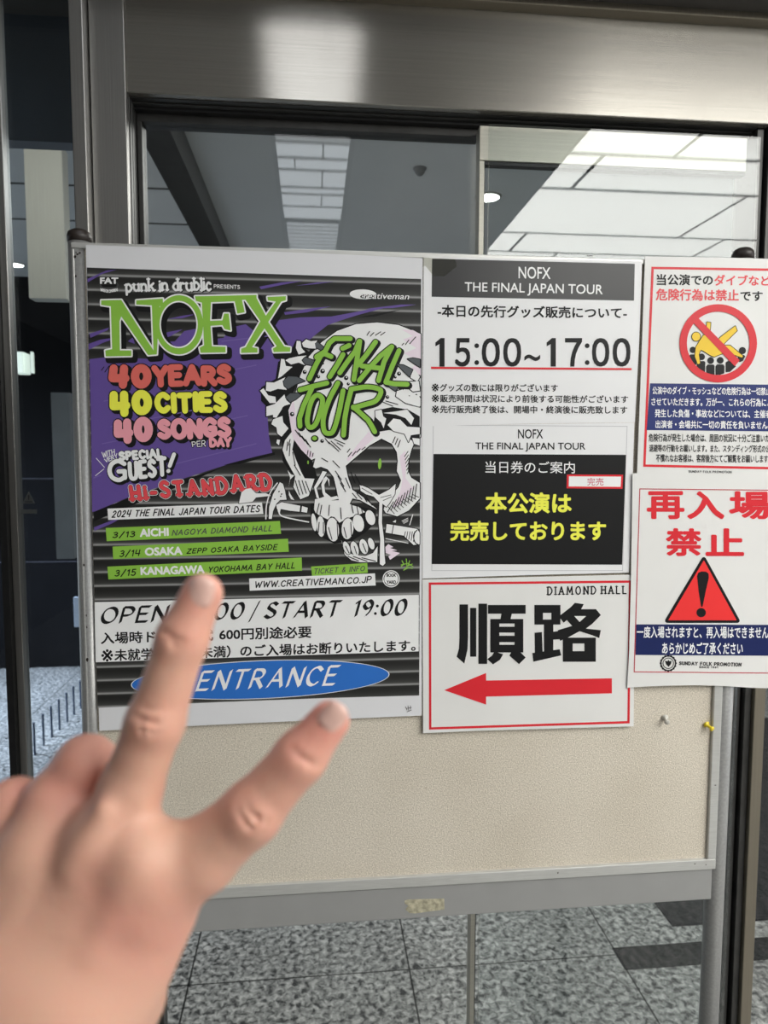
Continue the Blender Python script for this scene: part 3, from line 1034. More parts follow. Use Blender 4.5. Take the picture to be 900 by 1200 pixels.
def shutter(name):
    """printed roller-shutter: dark slats with a pale line every 19 mm"""
    m = bpy.data.materials.new(name)
    m.use_nodes = True
    nt = m.node_tree; N = nt.nodes; Lk = nt.links.new
    b = N['Principled BSDF']; b.inputs['Roughness'].default_value = .4; b.inputs['Specular IOR Level'].default_value = .35
    tc = N.new('ShaderNodeTexCoord'); sx = N.new('ShaderNodeSeparateXYZ')
    Lk(tc.outputs['Object'], sx.inputs[0])
    a = N.new('ShaderNodeMath'); a.operation = 'DIVIDE'; a.inputs[1].default_value = SLAT
    ad = N.new('ShaderNodeMath'); ad.operation = 'ADD'; ad.inputs[1].default_value = 50 - SLAT0 / SLAT
    fr = N.new('ShaderNodeMath'); fr.operation = 'FRACT'
    Lk(sx.outputs['Z'], a.inputs[0]); Lk(a.outputs[0], ad.inputs[0]); Lk(ad.outputs[0], fr.inputs[0])
    r = N.new('ShaderNodeValToRGB')
    e = r.color_ramp.elements
    def g(v): return (*[c / K for c in lin((v, v, v - 1))], 1)
    e[0].position = 0; e[0].color = g(118)
    e[1].position = 1; e[1].color = g(128)
    for p, v in ((.05, 92), (.10, 60), (.2, 48), (.42, 36), (.66, 28), (.84, 34), (.89, 72), (.94, 124)):
        x = r.color_ramp.elements.new(p); x.color = g(v)
    Lk(fr.outputs[0], r.inputs['Fac']); Lk(r.outputs['Color'], b.inputs['Base Color'])
    return m


# ---- concert poster
po_outline = [(100.5, 287), (200, 290.5), (300, 294), (400, 298), (495.5, 302.5), (494.5, 560), (494.3, 838.5), (380, 843.5), (260, 849), (180, 853), (116.5, 856.5), (110, 640), (104.5, 440)]
poster = Sheet('concert_poster', po_outline, -.0022, PAPER, 'big tour poster with skull, purple paint and blue entrance oval, left on the board', 'poster')
SLAT = .01895
SLAT0 = (P(400, 524.4, 0)[2] - poster.root.location[2])
SHUT = shutter('printed_shutter')
S = poster
art = [(101.8, 313.5), (200, 317), (300, 320.5), (400, 324), (493.5, 327), (492.3, 560), (491.2, 815), (380, 818), (250, 823), (114.5, 829.5), (109, 640), (104.5, 440)]
S.poly('shutter_backdrop', SHUT, 0, art)
# purple paint
S.poly('purple_paint', PUR, 1, [(105, 421), (130, 418), (160, 420), (183, 421), (186, 408), (178, 402), (205, 400), (216, 388), (236, 384), (246, 398), (262, 396), (270, 384), (288, 380), (300, 390), (318, 377),
                                (328, 375), (352, 372), (388, 371), (415, 366), (444, 360), (462, 358.6), (446, 362), (420, 369), (398, 376), (384, 381), (370, 392), (352, 408), (336, 428), (322, 452), (313, 480), (315, 510), (319, 530.5),
                                (300, 535), (263, 545.5), (230, 556), (191, 569), (150, 583), (112, 599), (108, 600), (107, 510)])
for pts in ([(104, 403), (118, 398), (140, 395), (120, 402), (104, 410)], [(105, 391), (128, 384), (126, 387), (106, 396)], [(102.4, 327), (125, 317), (137, 316), (120, 321), (103, 331)],
            [(333, 366), (360, 362), (388, 359), (360, 366), (334, 369)], [(304, 336), (330, 331), (356, 329), (330, 334), (306, 339)], [(110, 618), (128, 611), (150, 603), (130, 614), (111, 622)],
            [(176, 396), (198, 389), (214, 386), (200, 394), (180, 400)], [(196, 374), (214, 370), (230, 368), (214, 373)], [(346, 335), (372, 331), (392, 330), (370, 333)], [(428, 362), (470, 357), (488, 357), (460, 361)],
            [(150, 400), (156, 395), (158, 403)], [(263, 397), (300, 393), (312, 384), (316, 396), (290, 404)]):
    S.poly('purple_paint', PUR, 1, pts)
for pts in ([(262, 545), (300, 535), (322, 530), (322, 533), (280, 544)], [(110, 600), (150, 584), (191, 570), (262, 547), (220, 566), (160, 590), (110, 611)], [(420, 372), (450, 366), (470, 363), (440, 371)]):
    S.poly('purple_paint', BLK, 2, pts)
for a, b in [((246, 383), (268, 379)), ((122, 470), (150, 466)), ((240, 440), (300, 428)), ((230, 500), (290, 487)), ((120, 520), (160, 512)), ((130, 500), (250, 476)), ((260, 400), (330, 392)), ((110, 560), (118, 557)), ((200, 545), (300, 520))]:
    S.stroke('purple_paint', ink('purple_light', (98, 82, 142)), 2, [a, b], 1.3)

# FAT badge
S.text('label_badge', WHT, 3, 'FAT', [(117.3, 325.2), (138.8, 325.2), (138.8, 332.8), (117.3, 332.8)], .05)
S.ring('label_badge', DGREY, 2, 128, 334, 11, 1.0, ry=5)
S.poly('label_badge', BLK, 2, [(119, 333.5), (137, 333.5), (136, 336.5), (120, 336.5)])
S.script('label_badge', WHT, 3, 'WRECK', [(118, 338), (127, 340), (127, 343), (118, 341)], .7)
S.script('label_badge', WHT, 3, 'CHORDS', [(128, 340), (138, 338), (138, 341), (128, 343)], .7)
# punk in drublic presents
S.script('presenter_lettering', BLK, 2, 'punk in drublic', [(148, 328), (247, 325), (248, 340.5), (149, 342)], 3.6, space=.24, wordspace=.34, wob=.05, serif=.2)
S.script('presenter_lettering', WHT, 3, 'punk in drublic', [(147.5, 328), (246.5, 325), (247, 340), (148.5, 341.5)], 2.7, space=.24, wordspace=.34, wob=.05, serif=.2)
S.script('presenter_lettering', OFFW, 3, 'PRESENTS', [(251, 333.5), (281, 334.5), (281, 338.5), (251, 337.5)], .8, space=.3)
# creativeman
S.ellipse('promoter_mark', WHT, 2, 425.5, 345, 15.8, 5.8, 2)
S.text('promoter_mark', BLK, 3, 'creativeman', [(421, 343.4), (479.5, 344.6), (479.5, 351.2), (421, 350.2)], .085, slant=.25)
S.text('promoter_mark', WHT, 4, 'creativeman', [(421, 343.4), (479.5, 344.6), (479.5, 351), (421, 350)], .012, slant=.25)

# NOFX title: green slab letters, rough white edge, black drop shade
def nofx(dx, dy, m, layer, grow):
    z = zz(90, 270, .26667)
    def st(pts, w, wide=None):
        S.stroke('title_lettering', m, layer, [(a + dx, b + dy) for a, b in pts], w + grow, caps=grow > 0)
    def bar(pts): # closed polygon letters pieces with grown edge
        q = [(a + dx, b + dy) for a, b in pts]
        S.poly('title_lettering', m, layer, q)
        if grow: S.stroke('title_lettering', m, layer, q + [q[0]], grow)
    bar(z((108, 308), (196, 306), (300, 470), (338, 528), (330, 330), (262, 326), (262, 308), (378, 300), (380, 330), (364, 334), (352, 545), (314, 548), (196, 378), (188, 400), (190, 528), (240, 528), (240, 552), (128, 554), (126, 528), (156, 522), (150, 334), (108, 328)))
    n = 40
    O1 = [(450 + 106 * math.cos(2 * math.pi * i / n), 415 + 130 * math.sin(2 * math.pi * i / n)) for i in range(n)]
    I1 = [(448 + 84 * math.cos(2 * math.pi * i / n), 414 + 104 * math.sin(2 * math.pi * i / n)) for i in range(n)]
    pts = [(90 + a * .26667 + dx, 270 + b * .26667 + dy) for a, b in O1 + I1]
    S.add('title_lettering', m, layer, pts, [[i, (i + 1) % n, n + (i + 1) % n, n + i] for i in range(n)])
    if grow:
        S.stroke('title_lettering', m, layer, pts[:n] + [pts[0]], grow); S.stroke('title_lettering', m, layer, pts[n:] + [pts[n]], grow)
    bar(z((520, 290), (790, 284), (790, 302), (726, 306), (738, 360), (706, 366), (694, 312), (590, 316), (586, 398), (640, 396), (648, 366), (668, 366), (676, 440), (650, 434), (640, 416), (588, 420), (594, 510), (654, 512), (654, 536), (545, 538), (540, 516), (560, 505), (550, 318), (524, 310)))
    x = zz(290, 310, .24444)
    bar(x((-16, 160), (16, 150), (44, 162), (88, 246), (136, 178), (98, 172), (96, 156), (184, 152), (184, 172), (162, 178), (100, 276), (176, 392), (206, 398), (204, 418), (126, 420), (122, 404), (140, 392), (82, 306), (22, 396), (48, 402), (48, 422), (-30, 424), (-30, 404), (-8, 396), (62, 272)))


nofx(3.6, 4.2, BLK, 2, 8.0)
nofx(0, 0, WHT, 3, 3.4)
nofx(0, 0, GRN, 4, 0)

# forty years / cities / songs
def fat(s, q, m, w, part='slogan_lettering', sp=.34, wob=.04, seed=1, sh=(3.2, 2.6), L0=3, grow=3.2, **k):
    if sh:
        S.script(part, BLK, L0 - 1, s, [(a + sh[0], b + sh[1]) for a, b in q], w + grow * 1.1, space=sp, wob=wob, seed=seed, **k)
    S.script(part, BLK, L0, s, q, w + grow * .75, space=sp, wob=wob, seed=seed, **k)
    S.script(part, m, L0 + 1, s, q, w, space=sp, wob=wob, seed=seed, **k)


fat('40', [(132, 431.5), (173, 431.5), (173, 450.5), (132, 450.5)], RED4, 9.8, sp=.46, seed=3)
fat('YEARS', [(181, 432), (268, 430.5), (268.5, 448), (182, 451)], RED4, 7.3, sp=.32, seed=5)
fat('40', [(132, 462.5), (173, 461.5), (174, 481), (134, 484.5)], YEL, 9.8, sp=.46, seed=3)
fat('CITIES', [(184, 463), (263, 461.5), (263.5, 480.5), (185, 481)], YEL, 7.0, sp=.40, seed=8)
fat('40', [(137, 496), (174, 492.5), (175, 512.5), (139, 516)], PNK, 9.8, sp=.46, seed=3)
fat('SONGS', [(187, 494), (267.5, 491.5), (268, 510), (188, 512)], PNK, 7.0, sp=.34, seed=9)
S.script('slogan_lettering', BLK, 3, 'PER', [(225, 518), (241, 516), (241, 523), (226, 523.5)], 2.6, space=.26)
S.script('slogan_lettering', WHT, 4, 'PER', [(225, 518), (241, 516), (241, 523), (226, 523.5)], .9, space=.26)
fat('DAY', [(246.5, 514.5), (270, 513.5), (270, 522.5), (247, 522.5)], PNK, 3.6, sp=.3, grow=2.2, sh=(1.6, 1.4))
# special guest
S.script('guest_lettering', WHT, 4, 'WITH', [(119.5, 530), (134, 526.5), (134.5, 532.5), (121, 536.5)], .9, space=.24)
S.script('guest_lettering', WHT, 4, 'VERY', [(122.5, 538), (137, 531.5), (138, 536.5), (124, 542)], .9, space=.24)
fat('SPECIAL', [(140, 530.5), (189, 526.5), (190, 535.5), (141, 538.5)], WHT, 3.3, 'guest_lettering', sp=.4, grow=2, sh=(1.6, 1.5))
fat('G', [(128, 540.5), (147, 540), (148, 562), (129, 563)], WHT, 5.2, 'guest_lettering', grow=2.6, sh=(2, 2), wob=0)
fat('UEST', [(152, 543), (193, 537.5), (194, 556), (153, 561)], WHT, 4.8, 'guest_lettering', sp=.42, grow=2.6, sh=(2, 2))
fat('!', [(198, 534), (205.5, 532), (200, 552), (196.5, 553)], WHT, 4.6, 'guest_lettering', grow=2.4, sh=(1.8, 1.8), wob=0)
for a, b in [((113, 537), (122.5, 547.5)), ((112, 557.5), (122, 549.5))]:
    S.stroke('guest_lettering', WHT, 4, [a, b], .8)
for a, b in [((119, 434), (122, 430)), ((123, 436), (128, 429)), ((128, 434), (131, 430))]:
    S.stroke('slogan_lettering', BLK, 3, [a, b], 1.0)
# support act
qh = [(153, 569.5), (315, 555.5), (318, 573), (155.5, 585.5)]
S.script('support_act_lettering', WHT, 3, 'Hi-STANDARD', qh, 6.6, space=.52, wob=.05, seed=4, serif=.34)
S.script('support_act_lettering', BLK, 4, 'Hi-STANDARD', qh, 5.4, space=.52, wob=.05, seed=4, serif=.32)
S.script('support_act_lettering', HSR, 5, 'Hi-STANDARD', qh, 4.4, space=.52, wob=.05, seed=4, serif=.30)

# strips with dates
def strip_(part, q, m): S.poly(part, m, 3, q)
strip_('tour_heading_strip', [(126, 596), (307, 588.8), (308.7, 602.2), (127, 609.3)], WHT)
S.script('tour_heading_strip', BLK, 4, '2024 THE FINAL JAPAN TOUR DATES', [(133, 598.8), (304.5, 592.4), (304, 599.6), (132, 606)], 1.35, space=.36, wordspace=.62, slant=.15, wob=.03)
for q, date, qd, city, qc, hall, qhh in [
    ([(124, 618.7), (328, 610.5), (329.4, 625.5), (125.2, 634.2)], '3/13', [(133.5, 624), (158, 622.7), (158, 628.7), (133, 630)], 'AICHI', [(163.8, 619.6), (197.6, 618.3), (198, 628), (164, 629.3)], 'NAGOYA DIAMOND HALL', [(203, 621.2), (319.5, 615.6), (319, 621.8), (202.5, 627.2)]),
    ([(132, 640.5), (337.5, 631.3), (338.4, 646.5), (132.8, 655)], '3/14', [(141.5, 645.5), (164, 644.3), (164, 651), (141, 652.2)], 'OSAKA', [(169.8, 641.7), (213.6, 640.2), (214, 650.2), (170, 651.4)], 'ZEPP OSAKA BAYSIDE', [(220, 643.2), (325, 637.8), (324.5, 643.8), (219.5, 648.4)]),
    ([(126, 664), (353.5, 653.3), (354, 668.6), (127.2, 679)], '3/15', [(136, 668.5), (159, 667), (159, 674), (135.5, 675)], 'KANAGAWA', [(164.5, 664.4), (239.5, 662), (240, 672), (165, 674)], 'YOKOHAMA BAY HALL', [(245, 664.6), (346, 659), (345.5, 665.6), (244.5, 670.6)])]:
    strip_('date_strip', q, GRN)
    S.script('date_strip', BLK, 4, date, qd, 1.3, space=.34, slant=.18)
    S.text('date_strip', WHT, 4, city, qc, .045)
    S.script('date_strip', BLK if hall[0] != 'N' else DGREY, 4, hall, qhh, 1.15, space=.34, wordspace=.6, slant=.18, wob=.03)
strip_('ticket_strip', [(364.6, 663.9), (430.3, 659.7), (431, 671), (365.8, 676)], GRN)
S.script('ticket_strip', DGREY, 4, 'TICKET & INFO', [(368.5, 666.6), (427.5, 663.2), (427, 668.6), (368, 672.4)], 1.0, space=.34, wordspace=.6, slant=.12, wob=.03)
S.poly('web_strip', WHT, 4, [(292, 677.8), (439.4, 671.8), (440.2, 686), (292.6, 692.2)])
S.script('web_strip', BLK, 5, 'WWW.CREATIVEMAN.CO.JP', [(299.5, 681.6), (435, 675.6), (434.5, 682.4), (299, 688.4)], 1.3, space=.3, slant=.12, wob=.03)
S.ring('round_emblem', WHT, 3, 458.3, 678.2, 10, 1.1)
S.ellipse('round_emblem', WHT, 3, 458.3, 678.2, 8, 8)
S.text('round_emblem', BLK, 4, 'BOOK', [(453, 672), (464, 672), (464, 676), (453, 676)], .04)
S.text('round_emblem', BLK, 4, 'YARD', [(453, 680), (464, 680), (464, 684), (453, 684)], .04)
for s in [[(471, 657), (473, 661), (470, 664)], [(476, 655), (477, 664), (474, 667)], [(480, 657), (478, 663), (483, 661)], [(470, 662), (478, 660), (484, 664)], [(473, 668), (479, 665), (483, 666)]]:
    S.stroke('signature', GRN, 3, s, 1.0)

# ---- skull drawing
SK = 'skull_artwork'
S.poly(SK, BLK, 2, [(372, 398), (362, 412), (346, 400), (338, 418), (326, 424), (323, 444), (306, 454), (306, 470), (318, 482), (322, 500), (331, 520), (331, 540), (345, 560), (372, 560), (366, 540), (344, 516), (338, 490), (342, 466), (352, 436), (370, 410)])
face = [(493, 391.5), (467, 381), (442, 378), (417, 380), (395, 388), (377, 401), (362, 418), (352, 440), (345, 465), (338, 481), (340, 495), (343, 513), (353, 527), (365, 539), (369.5, 537), (367, 547), (370, 549), (376, 547), (384, 550), (391, 559), (394.5, 574), (397, 586),
        (405, 590), (409, 592), (413, 584), (422, 586), (442, 597), (426, 583), (413, 574), (408, 560), (405, 546), (420, 533), (433, 522), (447, 514), (459, 520), (465, 530), (466, 540), (465, 552), (470, 563), (467, 571), (452, 588), (449.6, 597), (452, 601), (465.5, 605), (479, 598), (491.8, 584), (491.9, 566), (482, 560), (478, 552), (478.5, 540), (482, 527), (485, 520), (492.5, 512)]
S.poly(SK, OFFW, 4, face, BLK, 1.2)
# shaded side of the cranium (printed tint)
S.poly(SK, PINKW, 5, [(493, 392), (484, 387), (470, 386), (484, 394), (472, 398), (488, 408), (474, 414), (490, 424), (480, 434), (493, 440)])
S.poly(SK, PINKW, 5, [(344, 470), (338.5, 481), (340, 495), (343, 513), (353, 527), (364, 538), (368, 534), (356, 518), (347, 500), (346, 480)])
S.poly(SK, PINKW, 5, [(419, 521), (432, 506), (438, 514), (424, 526), (408, 541), (406, 538)])
S.poly(SK, PINKW, 5, [(468, 535), (475, 528), (476, 545), (475, 560), (484, 572), (470, 590), (458, 596), (469, 576), (472, 560)])
# cheek frame on the left of the left socket
S.poly(SK, OFFW, 4, [(342, 506), (334, 516), (331, 527), (335, 538), (342, 551), (346, 558), (343.8, 570.6), (352, 585), (361.7, 581), (365, 572), (368.5, 561), (357, 560.5), (353, 553), (347.5, 540), (342.5, 527), (344.5, 516)], BLK, 1.0)
S.poly(SK, OFFW, 4, [(337, 551), (341, 556), (345, 557), (340, 562), (338.5, 570), (340, 560)])
S.poly(SK, OFFW, 4, [(338.5, 575), (341, 580), (345, 586), (341, 585), (338.5, 580)])
# nose rims
S.poly(SK, OFFW, 4, [(374, 560), (368, 571), (371, 583.5), (374, 584), (371, 572), (378, 562), (383, 553), (378, 552)], BLK, .8)
S.poly(SK, OFFW, 4, [(379, 561), (376.5, 568), (378, 578), (380, 582), (388, 586.5), (397, 584.5), (395, 581), (388, 582.5), (381, 577), (380, 568), (384, 561), (386, 571), (386, 562), (382, 558)], BLK, .6)
# upper jaw and teeth
S.poly(SK, BLK, 3, [(364, 590), (364, 612), (370, 626), (392, 637), (412, 634), (428, 624), (441, 612), (440, 598), (410, 590)])
S.poly(SK, OFFW, 4, [(369, 585), (374, 584), (380, 582), (388, 586.5), (397.6, 586), (405, 588.5), (413, 592), (420, 594), (428, 600), (418, 604), (411, 606), (405, 608.5), (397.6, 612.5), (392, 606), (388, 605), (384, 608.6), (375.5, 604.5), (370, 601), (368, 597)], BLK, .6)
for cx, cy, rx, ry, a in [(368, 612, 2.9, 10.5, -8), (376, 617, 4.6, 12.2, -4), (390, 620.5, 7.2, 14, -6), (407.2, 619.5, 7, 12.4, 4), (420, 613, 6.4, 10.2, -12), (434, 606.5, 5.4, 9, -18)]:
    S.ellipse(SK, OFFW, 5, cx, cy, rx, ry, a, 18, BLK, .9)
# lower jaw
S.poly(SK, OFFW, 4, [(400, 633), (404, 650), (412, 656.5), (422, 658.8), (442, 658.5), (442.5, 640), (437, 648), (428, 651.5), (414, 650), (405, 646)], BLK, .8)
for cx, cy, rx, ry, a in [(406.2, 642, 3.6, 8, -20), (415.6, 643, 4.3, 9, -16), (426.2, 640.5, 4.8, 9, -14), (435, 637, 3.4, 7, -18)]:
    S.ellipse(SK, OFFW, 5, cx, cy, rx, ry, a, 16, BLK, .9)
S.poly(SK, PINKW, 4, [(451.5, 641), (455, 637.5), (461, 641), (457, 642), (465.5, 644.8), (459, 645.5), (468.6, 648), (463, 652), (457, 656), (455, 652), (458, 650), (452, 648)])
# drip
S.poly(SK, OFFW, 6, [(421.6, 568), (431.7, 572), (444, 580), (456, 573.7), (463.5, 567), (462.5, 579), (456, 590), (452.6, 594), (448, 590), (447.5, 612), (450, 632), (450.5, 650), (451.5, 660), (448.5, 663), (445, 661), (445, 650), (445.5, 632), (443.5, 612), (444.5, 589), (438, 582), (428.5, 579), (422.5, 575)], BLK, .9)
for a, b in [((446, 583), (458, 580)), ((449, 586.5), (459, 582)), ((424, 572), (436, 579))]:
    S.stroke(SK, DGREY, 7, [a, b], .8)
# roll in the mouth, right end, and axe-like left end
S.poly(SK, OFFW, 5, [(453, 614), (470, 616.6), (488.7, 619.8), (491.6, 624), (491.6, 637.6), (484.5, 638.6), (473, 627.6), (451.8, 624)], BLK, .9)
for i in range(5):
    S.stroke(SK, BLK, 6, [(475 + i * 2.7, 623), (473.6 + i * 2.7, 629 + i * 1.4)], .9)
S.stroke(SK, BLK, 6, smooth([(488.5, 621), (484.5, 627), (486, 635), (489.5, 638)]), 1.2)
S.stroke(SK, BLK, 6, [(461, 615.4), (459.4, 625)], 1)
S.stroke(SK, OFFW, 5, [(452, 631), (478, 636.4)], .9)
S.stroke(SK, OFFW, 5, [(483.6, 603), (480, 615)], 1.0)
for i in range(3): S.stroke(SK, OFFW, 5, [(471 + i, 610.5 + i * 1.4), (478, 607 + i * 1.8)], .7)
S.poly(SK, OFFW, 5, [(460, 611.5), (464, 609), (463.6, 612.4)])
S.poly(SK, OFFW, 5, [(328, 565), (331.6, 567), (334, 575), (335.9, 585.5), (328, 586), (323.7, 590.6), (320, 599), (318.6, 608), (315, 608), (315.5, 594), (320, 579)], BLK, .8)
S.stroke(SK, OFFW, 5, smooth([(325, 566), (317, 577), (312.4, 592), (311.6, 608)]), 1.4)
S.poly(SK, OFFW, 5, [(323.7, 591.7), (330, 588.4), (352, 592.7), (351, 599.6), (340, 598.5), (329, 596.4), (328, 601), (324.5, 596)], BLK, .8)
S.poly(SK, OFFW, 5, [(354, 593), (360.7, 595), (359.8, 600.8), (353, 599.7)], BLK, .6)
S.stroke(SK, OFFW, 5, smooth([(326, 598), (330, 604.5), (345, 608.5), (361.7, 611.7)]), 1.5)
for x, y in [(327, 576), (330, 579), (329, 581.5), (322, 585)]: S.ellipse(SK, BLK, 6, x, y, 1.1, .8, -40, 8)
S.poly(SK, OFFW, 5, [(283, 577), (288, 573), (294, 572), (300, 578), (312, 578), (318, 581), (300, 583), (296, 588), (280, 590)], BLK, .7)
# claws and finger bones, left
z1 = zz(300, 370, .11111)
for q in [z1((430, 265), (470, 270), (480, 340), (520, 385), (450, 410), (420, 340)), z1((485, 290), (530, 250), (580, 270), (648, 262), (622, 300), (632, 348), (560, 345), (500, 330)),
          z1((265, 455), (300, 460), (315, 530), (385, 540), (270, 640), (232, 662), (250, 570)), z1((310, 470), (350, 450), (440, 430), (535, 420), (490, 460), (515, 522), (450, 495), (370, 515)),
          z1((110, 700), (190, 705), (310, 650), (282, 700), (325, 782), (230, 772), (150, 800), (105, 790)), z1((42, 790), (80, 765), (130, 840), (205, 855), (212, 920), (145, 922)),
          z1((110, 960), (200, 930), (300, 830), (320, 890), (365, 930), (300, 950), (250, 990), (200, 1040), (110, 1060))]:
    S.poly(SK, OFFW, 5, q, BLK, 1.3)
for q in [z1((620, 290), (650, 280), (740, 355), (790, 395), (700, 370), (630, 335)), z1((490, 470), (520, 440), (640, 485), (710, 505), (630, 530), (520, 512)), z1((290, 690), (340, 640), (430, 645), (515, 690), (420, 722), (340, 772), (300, 740)),
          z1((315, 860), (360, 820), (500, 815), (420, 882), (360, 912))]:
    S.poly(SK, GRY, 6, q, BLK, 1.0)
z3 = zz(320, 470, .1)
for q in [z3((0, 110), (60, 60), (120, 55), (100, 100), (40, 195), (0, 190)), z3((0, 215), (110, 175), (120, 250), (182, 320), (100, 418), (50, 380), (40, 310), (-20, 270)), z3((48, 450), (82, 455), (70, 518), (38, 490))]:
    S.poly(SK, OFFW, 5, q, BLK, 1.0)
# right claws
z2 = zz(395, 370, .11111)
for q in [z2((775, 590), (820, 565), (873, 645), (845, 695), (775, 655)), z2((760, 700), (860, 690), (873, 790), (800, 800), (750, 760)), z2((630, 795), (690, 778), (760, 850), (835, 835), (873, 860), (873, 960), (790, 940), (720, 920), (620, 850))]:
    S.poly(SK, OFFW, 5, q, BLK, 1.2)
for q in [z2((742, 458), (800, 448), (873, 462), (873, 545), (820, 510)), z2((633, 516), (700, 522), (795, 570), (762, 645), (700, 585)), z2((512, 678), (570, 698), (642, 760), (612, 795), (560, 760))]:
    S.poly(SK, GRY, 8, q, BLK, 1.0)
S.poly(SK, BLK, 5, [(440, 481), (460, 477), (478, 480), (491.8, 488), (491.8, 518), (482, 516), (472, 508), (456, 504), (444, 506), (438, 494)])
z4 = zz(405, 470, .1)
for q in [z4((345, 115), (420, 100), (440, 180), (475, 205), (445, 320), (415, 250), (350, 190)), z4((490, 280), (560, 205), (640, 218), (720, 300), (868, 310), (868, 385), (765, 400), (735, 482), (690, 385), (560, 352)), z4((780, 432), (866, 440), (866, 522), (800, 500)),
          z4((440, 140), (600, 120), (720, 100), (800, 200), (770, 280), (700, 200), (590, 160))]:
    S.poly(SK, OFFW, 6, q, BLK, .9)
# hatching
hat = [[(381, 514), (386, 520)], [(385, 518), (392, 524)], [(392, 515), (404, 520)], [(395, 519), (402, 523)], [(388, 517), (399, 527)], [(390, 522), (397, 529)], [(346, 504), (352, 512)], [(350, 507), (357, 517)], [(354, 511), (361, 521)], [(358, 515), (364, 524)],
       [(361, 528), (360, 533)], [(364, 529), (363, 535)], [(367, 531), (366, 535)], [(377, 537), (384, 541)], [(390, 540), (398, 548)], [(393, 552), (400, 562)], [(396, 558), (403, 570)], [(399, 566), (405, 576)], [(411, 553), (416, 566)], [(416, 556), (423, 569)], [(405, 560), (410, 572)],
       [(430, 393), (433, 388.5)], [(434, 394), (438, 390)], [(440, 393), (446, 389)], [(446, 393), (451, 389.5)], [(471, 404.5), (473, 402.5)], [(475, 404), (479, 398.5)], [(480, 403), (487, 395)], [(448, 471), (460, 476)], [(452, 470), (466, 474)],
       [(408, 535), (412, 530)], [(407, 530), (410, 526)], [(413, 534), (417, 529)], [(418, 530), (422, 526)], [(424, 527), (428, 524)],
       [(346, 563), (351, 580)], [(350, 563), (355, 579)], [(354, 563), (359, 578)], [(358, 564), (363, 577)], [(337, 518), (336, 528)], [(340, 520), (339, 534)], [(343, 530), (346, 545)], [(345, 545), (352, 557)], [(340, 515), (338, 522)],
       [(374, 590), (371, 602)], [(377, 592), (375, 603)], [(386, 592), (385, 604)], [(399, 595), (400, 608)], [(412, 592), (414, 601)], [(418, 593), (420, 602)], [(423, 594), (425, 602)],
       [(413, 578), (418, 584)], [(418, 578), (424, 585)], [(424, 579), (430, 588)], [(429, 582), (436, 592)], [(463, 512), (460, 519)], [(466, 514), (463, 521)], [(469, 516), (466, 524)],
       [(374, 612), (373, 624)], [(379, 612), (379, 625)], [(385, 618), (389, 632)], [(395, 612), (396, 630)], [(403, 618), (406, 630)], [(411, 612), (412, 628)], [(405, 640), (409, 648)], [(415, 640), (418, 649)], [(425, 637), (429, 647)], [(408, 652), (420, 657)], [(414, 652), (430, 657.5)], [(424, 653.5), (440, 657.5)]]
for s in hat: S.stroke(SK, BLK, 7, s, 1.05)
for i in range(9):
    S.stroke(SK, BLK, 7, [(454 + i * 4.0, 600 - i * 2.0), (461 + i * 3.4, 588 - i * 2.6)], 1.0)
    S.stroke(SK, BLK, 7, [(455 + i * 3.6, 594 - i * 1.8), (462 + i * 3.6, 602 - i * 2.4)], .8)
for i in range(6):
    S.stroke(SK, BLK, 7, [(474 + i * .6, 535 + i * 4), (478 + i * .5, 529 + i * 4)], .9)
for a, b, r in [(342.3, 485.4, 2.6), (357, 436, 2.4), (378, 435, 2.8), (373, 441.5, 2.2), (408, 450, 1.8), (467.5, 438, 2.4), (454, 465.4, 2.1), (377.5, 516.8, 2.2), (405.6, 443, 2.6), (463, 442, 1.7)]:
    S.ellipse(SK, BLK, 7, a, b, r, r, 0, 12)
    S.ellipse(SK, OFFW, 8, a + .5, b - .7, r * .35, r * .35, 0, 8)
S.ellipse(SK, BLK, 7, 368.8, 514, 4.6, 4, 0, 14); S.ellipse(SK, GRN, 8, 368.6, 513.6, 2.9, 2.5, 0, 14)
S.ellipse(SK, GRN, 4, 445, 543.5, 2, 6.4, 4, 12); S.ellipse(SK, GRN, 4, 361, 541.8, 1, 2.2, 0, 8)

# FINAL TOUR in green
FT = [[(371, 418), (381, 412), (386, 402), (392, 397), (410.5, 397)], [(371, 419), (380, 414.5), (388, 418)], [(377, 415), (370, 428), (362.5, 444)], [(402, 415.5), (395, 428), (386.5, 441.5)], [(401.5, 408.5), (409, 405)],
      [(421, 400), (416, 412), (407, 424), (398, 437)], [(421.5, 400), (418.5, 420), (414.5, 445)], [(440, 401), (430, 415), (421, 426), (417, 430)], [(459, 406.5), (446, 417), (434, 430), (421, 446)], [(459, 406.5), (450, 424), (443.5, 446)], [(424, 429), (448, 432)],
      [(467.5, 411), (460, 428), (452, 448), (462, 450), (477, 450.5)],
      [(351.5, 457), (366, 453), (383, 449)], [(366, 454), (356, 475), (351, 490), (351.5, 499.5)], smooth([(372, 463), (378, 468), (376, 480), (370, 497), (363, 501), (360, 494), (362, 480), (366, 468)], 3, True) + [(372, 463)],
      smooth([(396, 449), (386, 468), (379, 490), (380, 505), (386, 508), (391, 504), (397, 484), (402, 458)], 4), [(411.5, 457), (407, 474), (404, 490), (402.5, 510)], smooth([(411.5, 456), (430, 453.5), (444, 456), (446, 461), (440, 470), (428, 474), (414, 478)], 4), [(414, 477), (420, 482), (431, 492), (436, 500), (439, 506)]]
for s in FT: S.stroke('final_tour_lettering', BLK, 8, [(a + 1.8, b + 1.6) for a, b in s], 8.8)
for s in FT: S.stroke('final_tour_lettering', BLK, 8, s, 8.0)
for s in FT: S.stroke('final_tour_lettering', GRN, 9, s, 5.7)

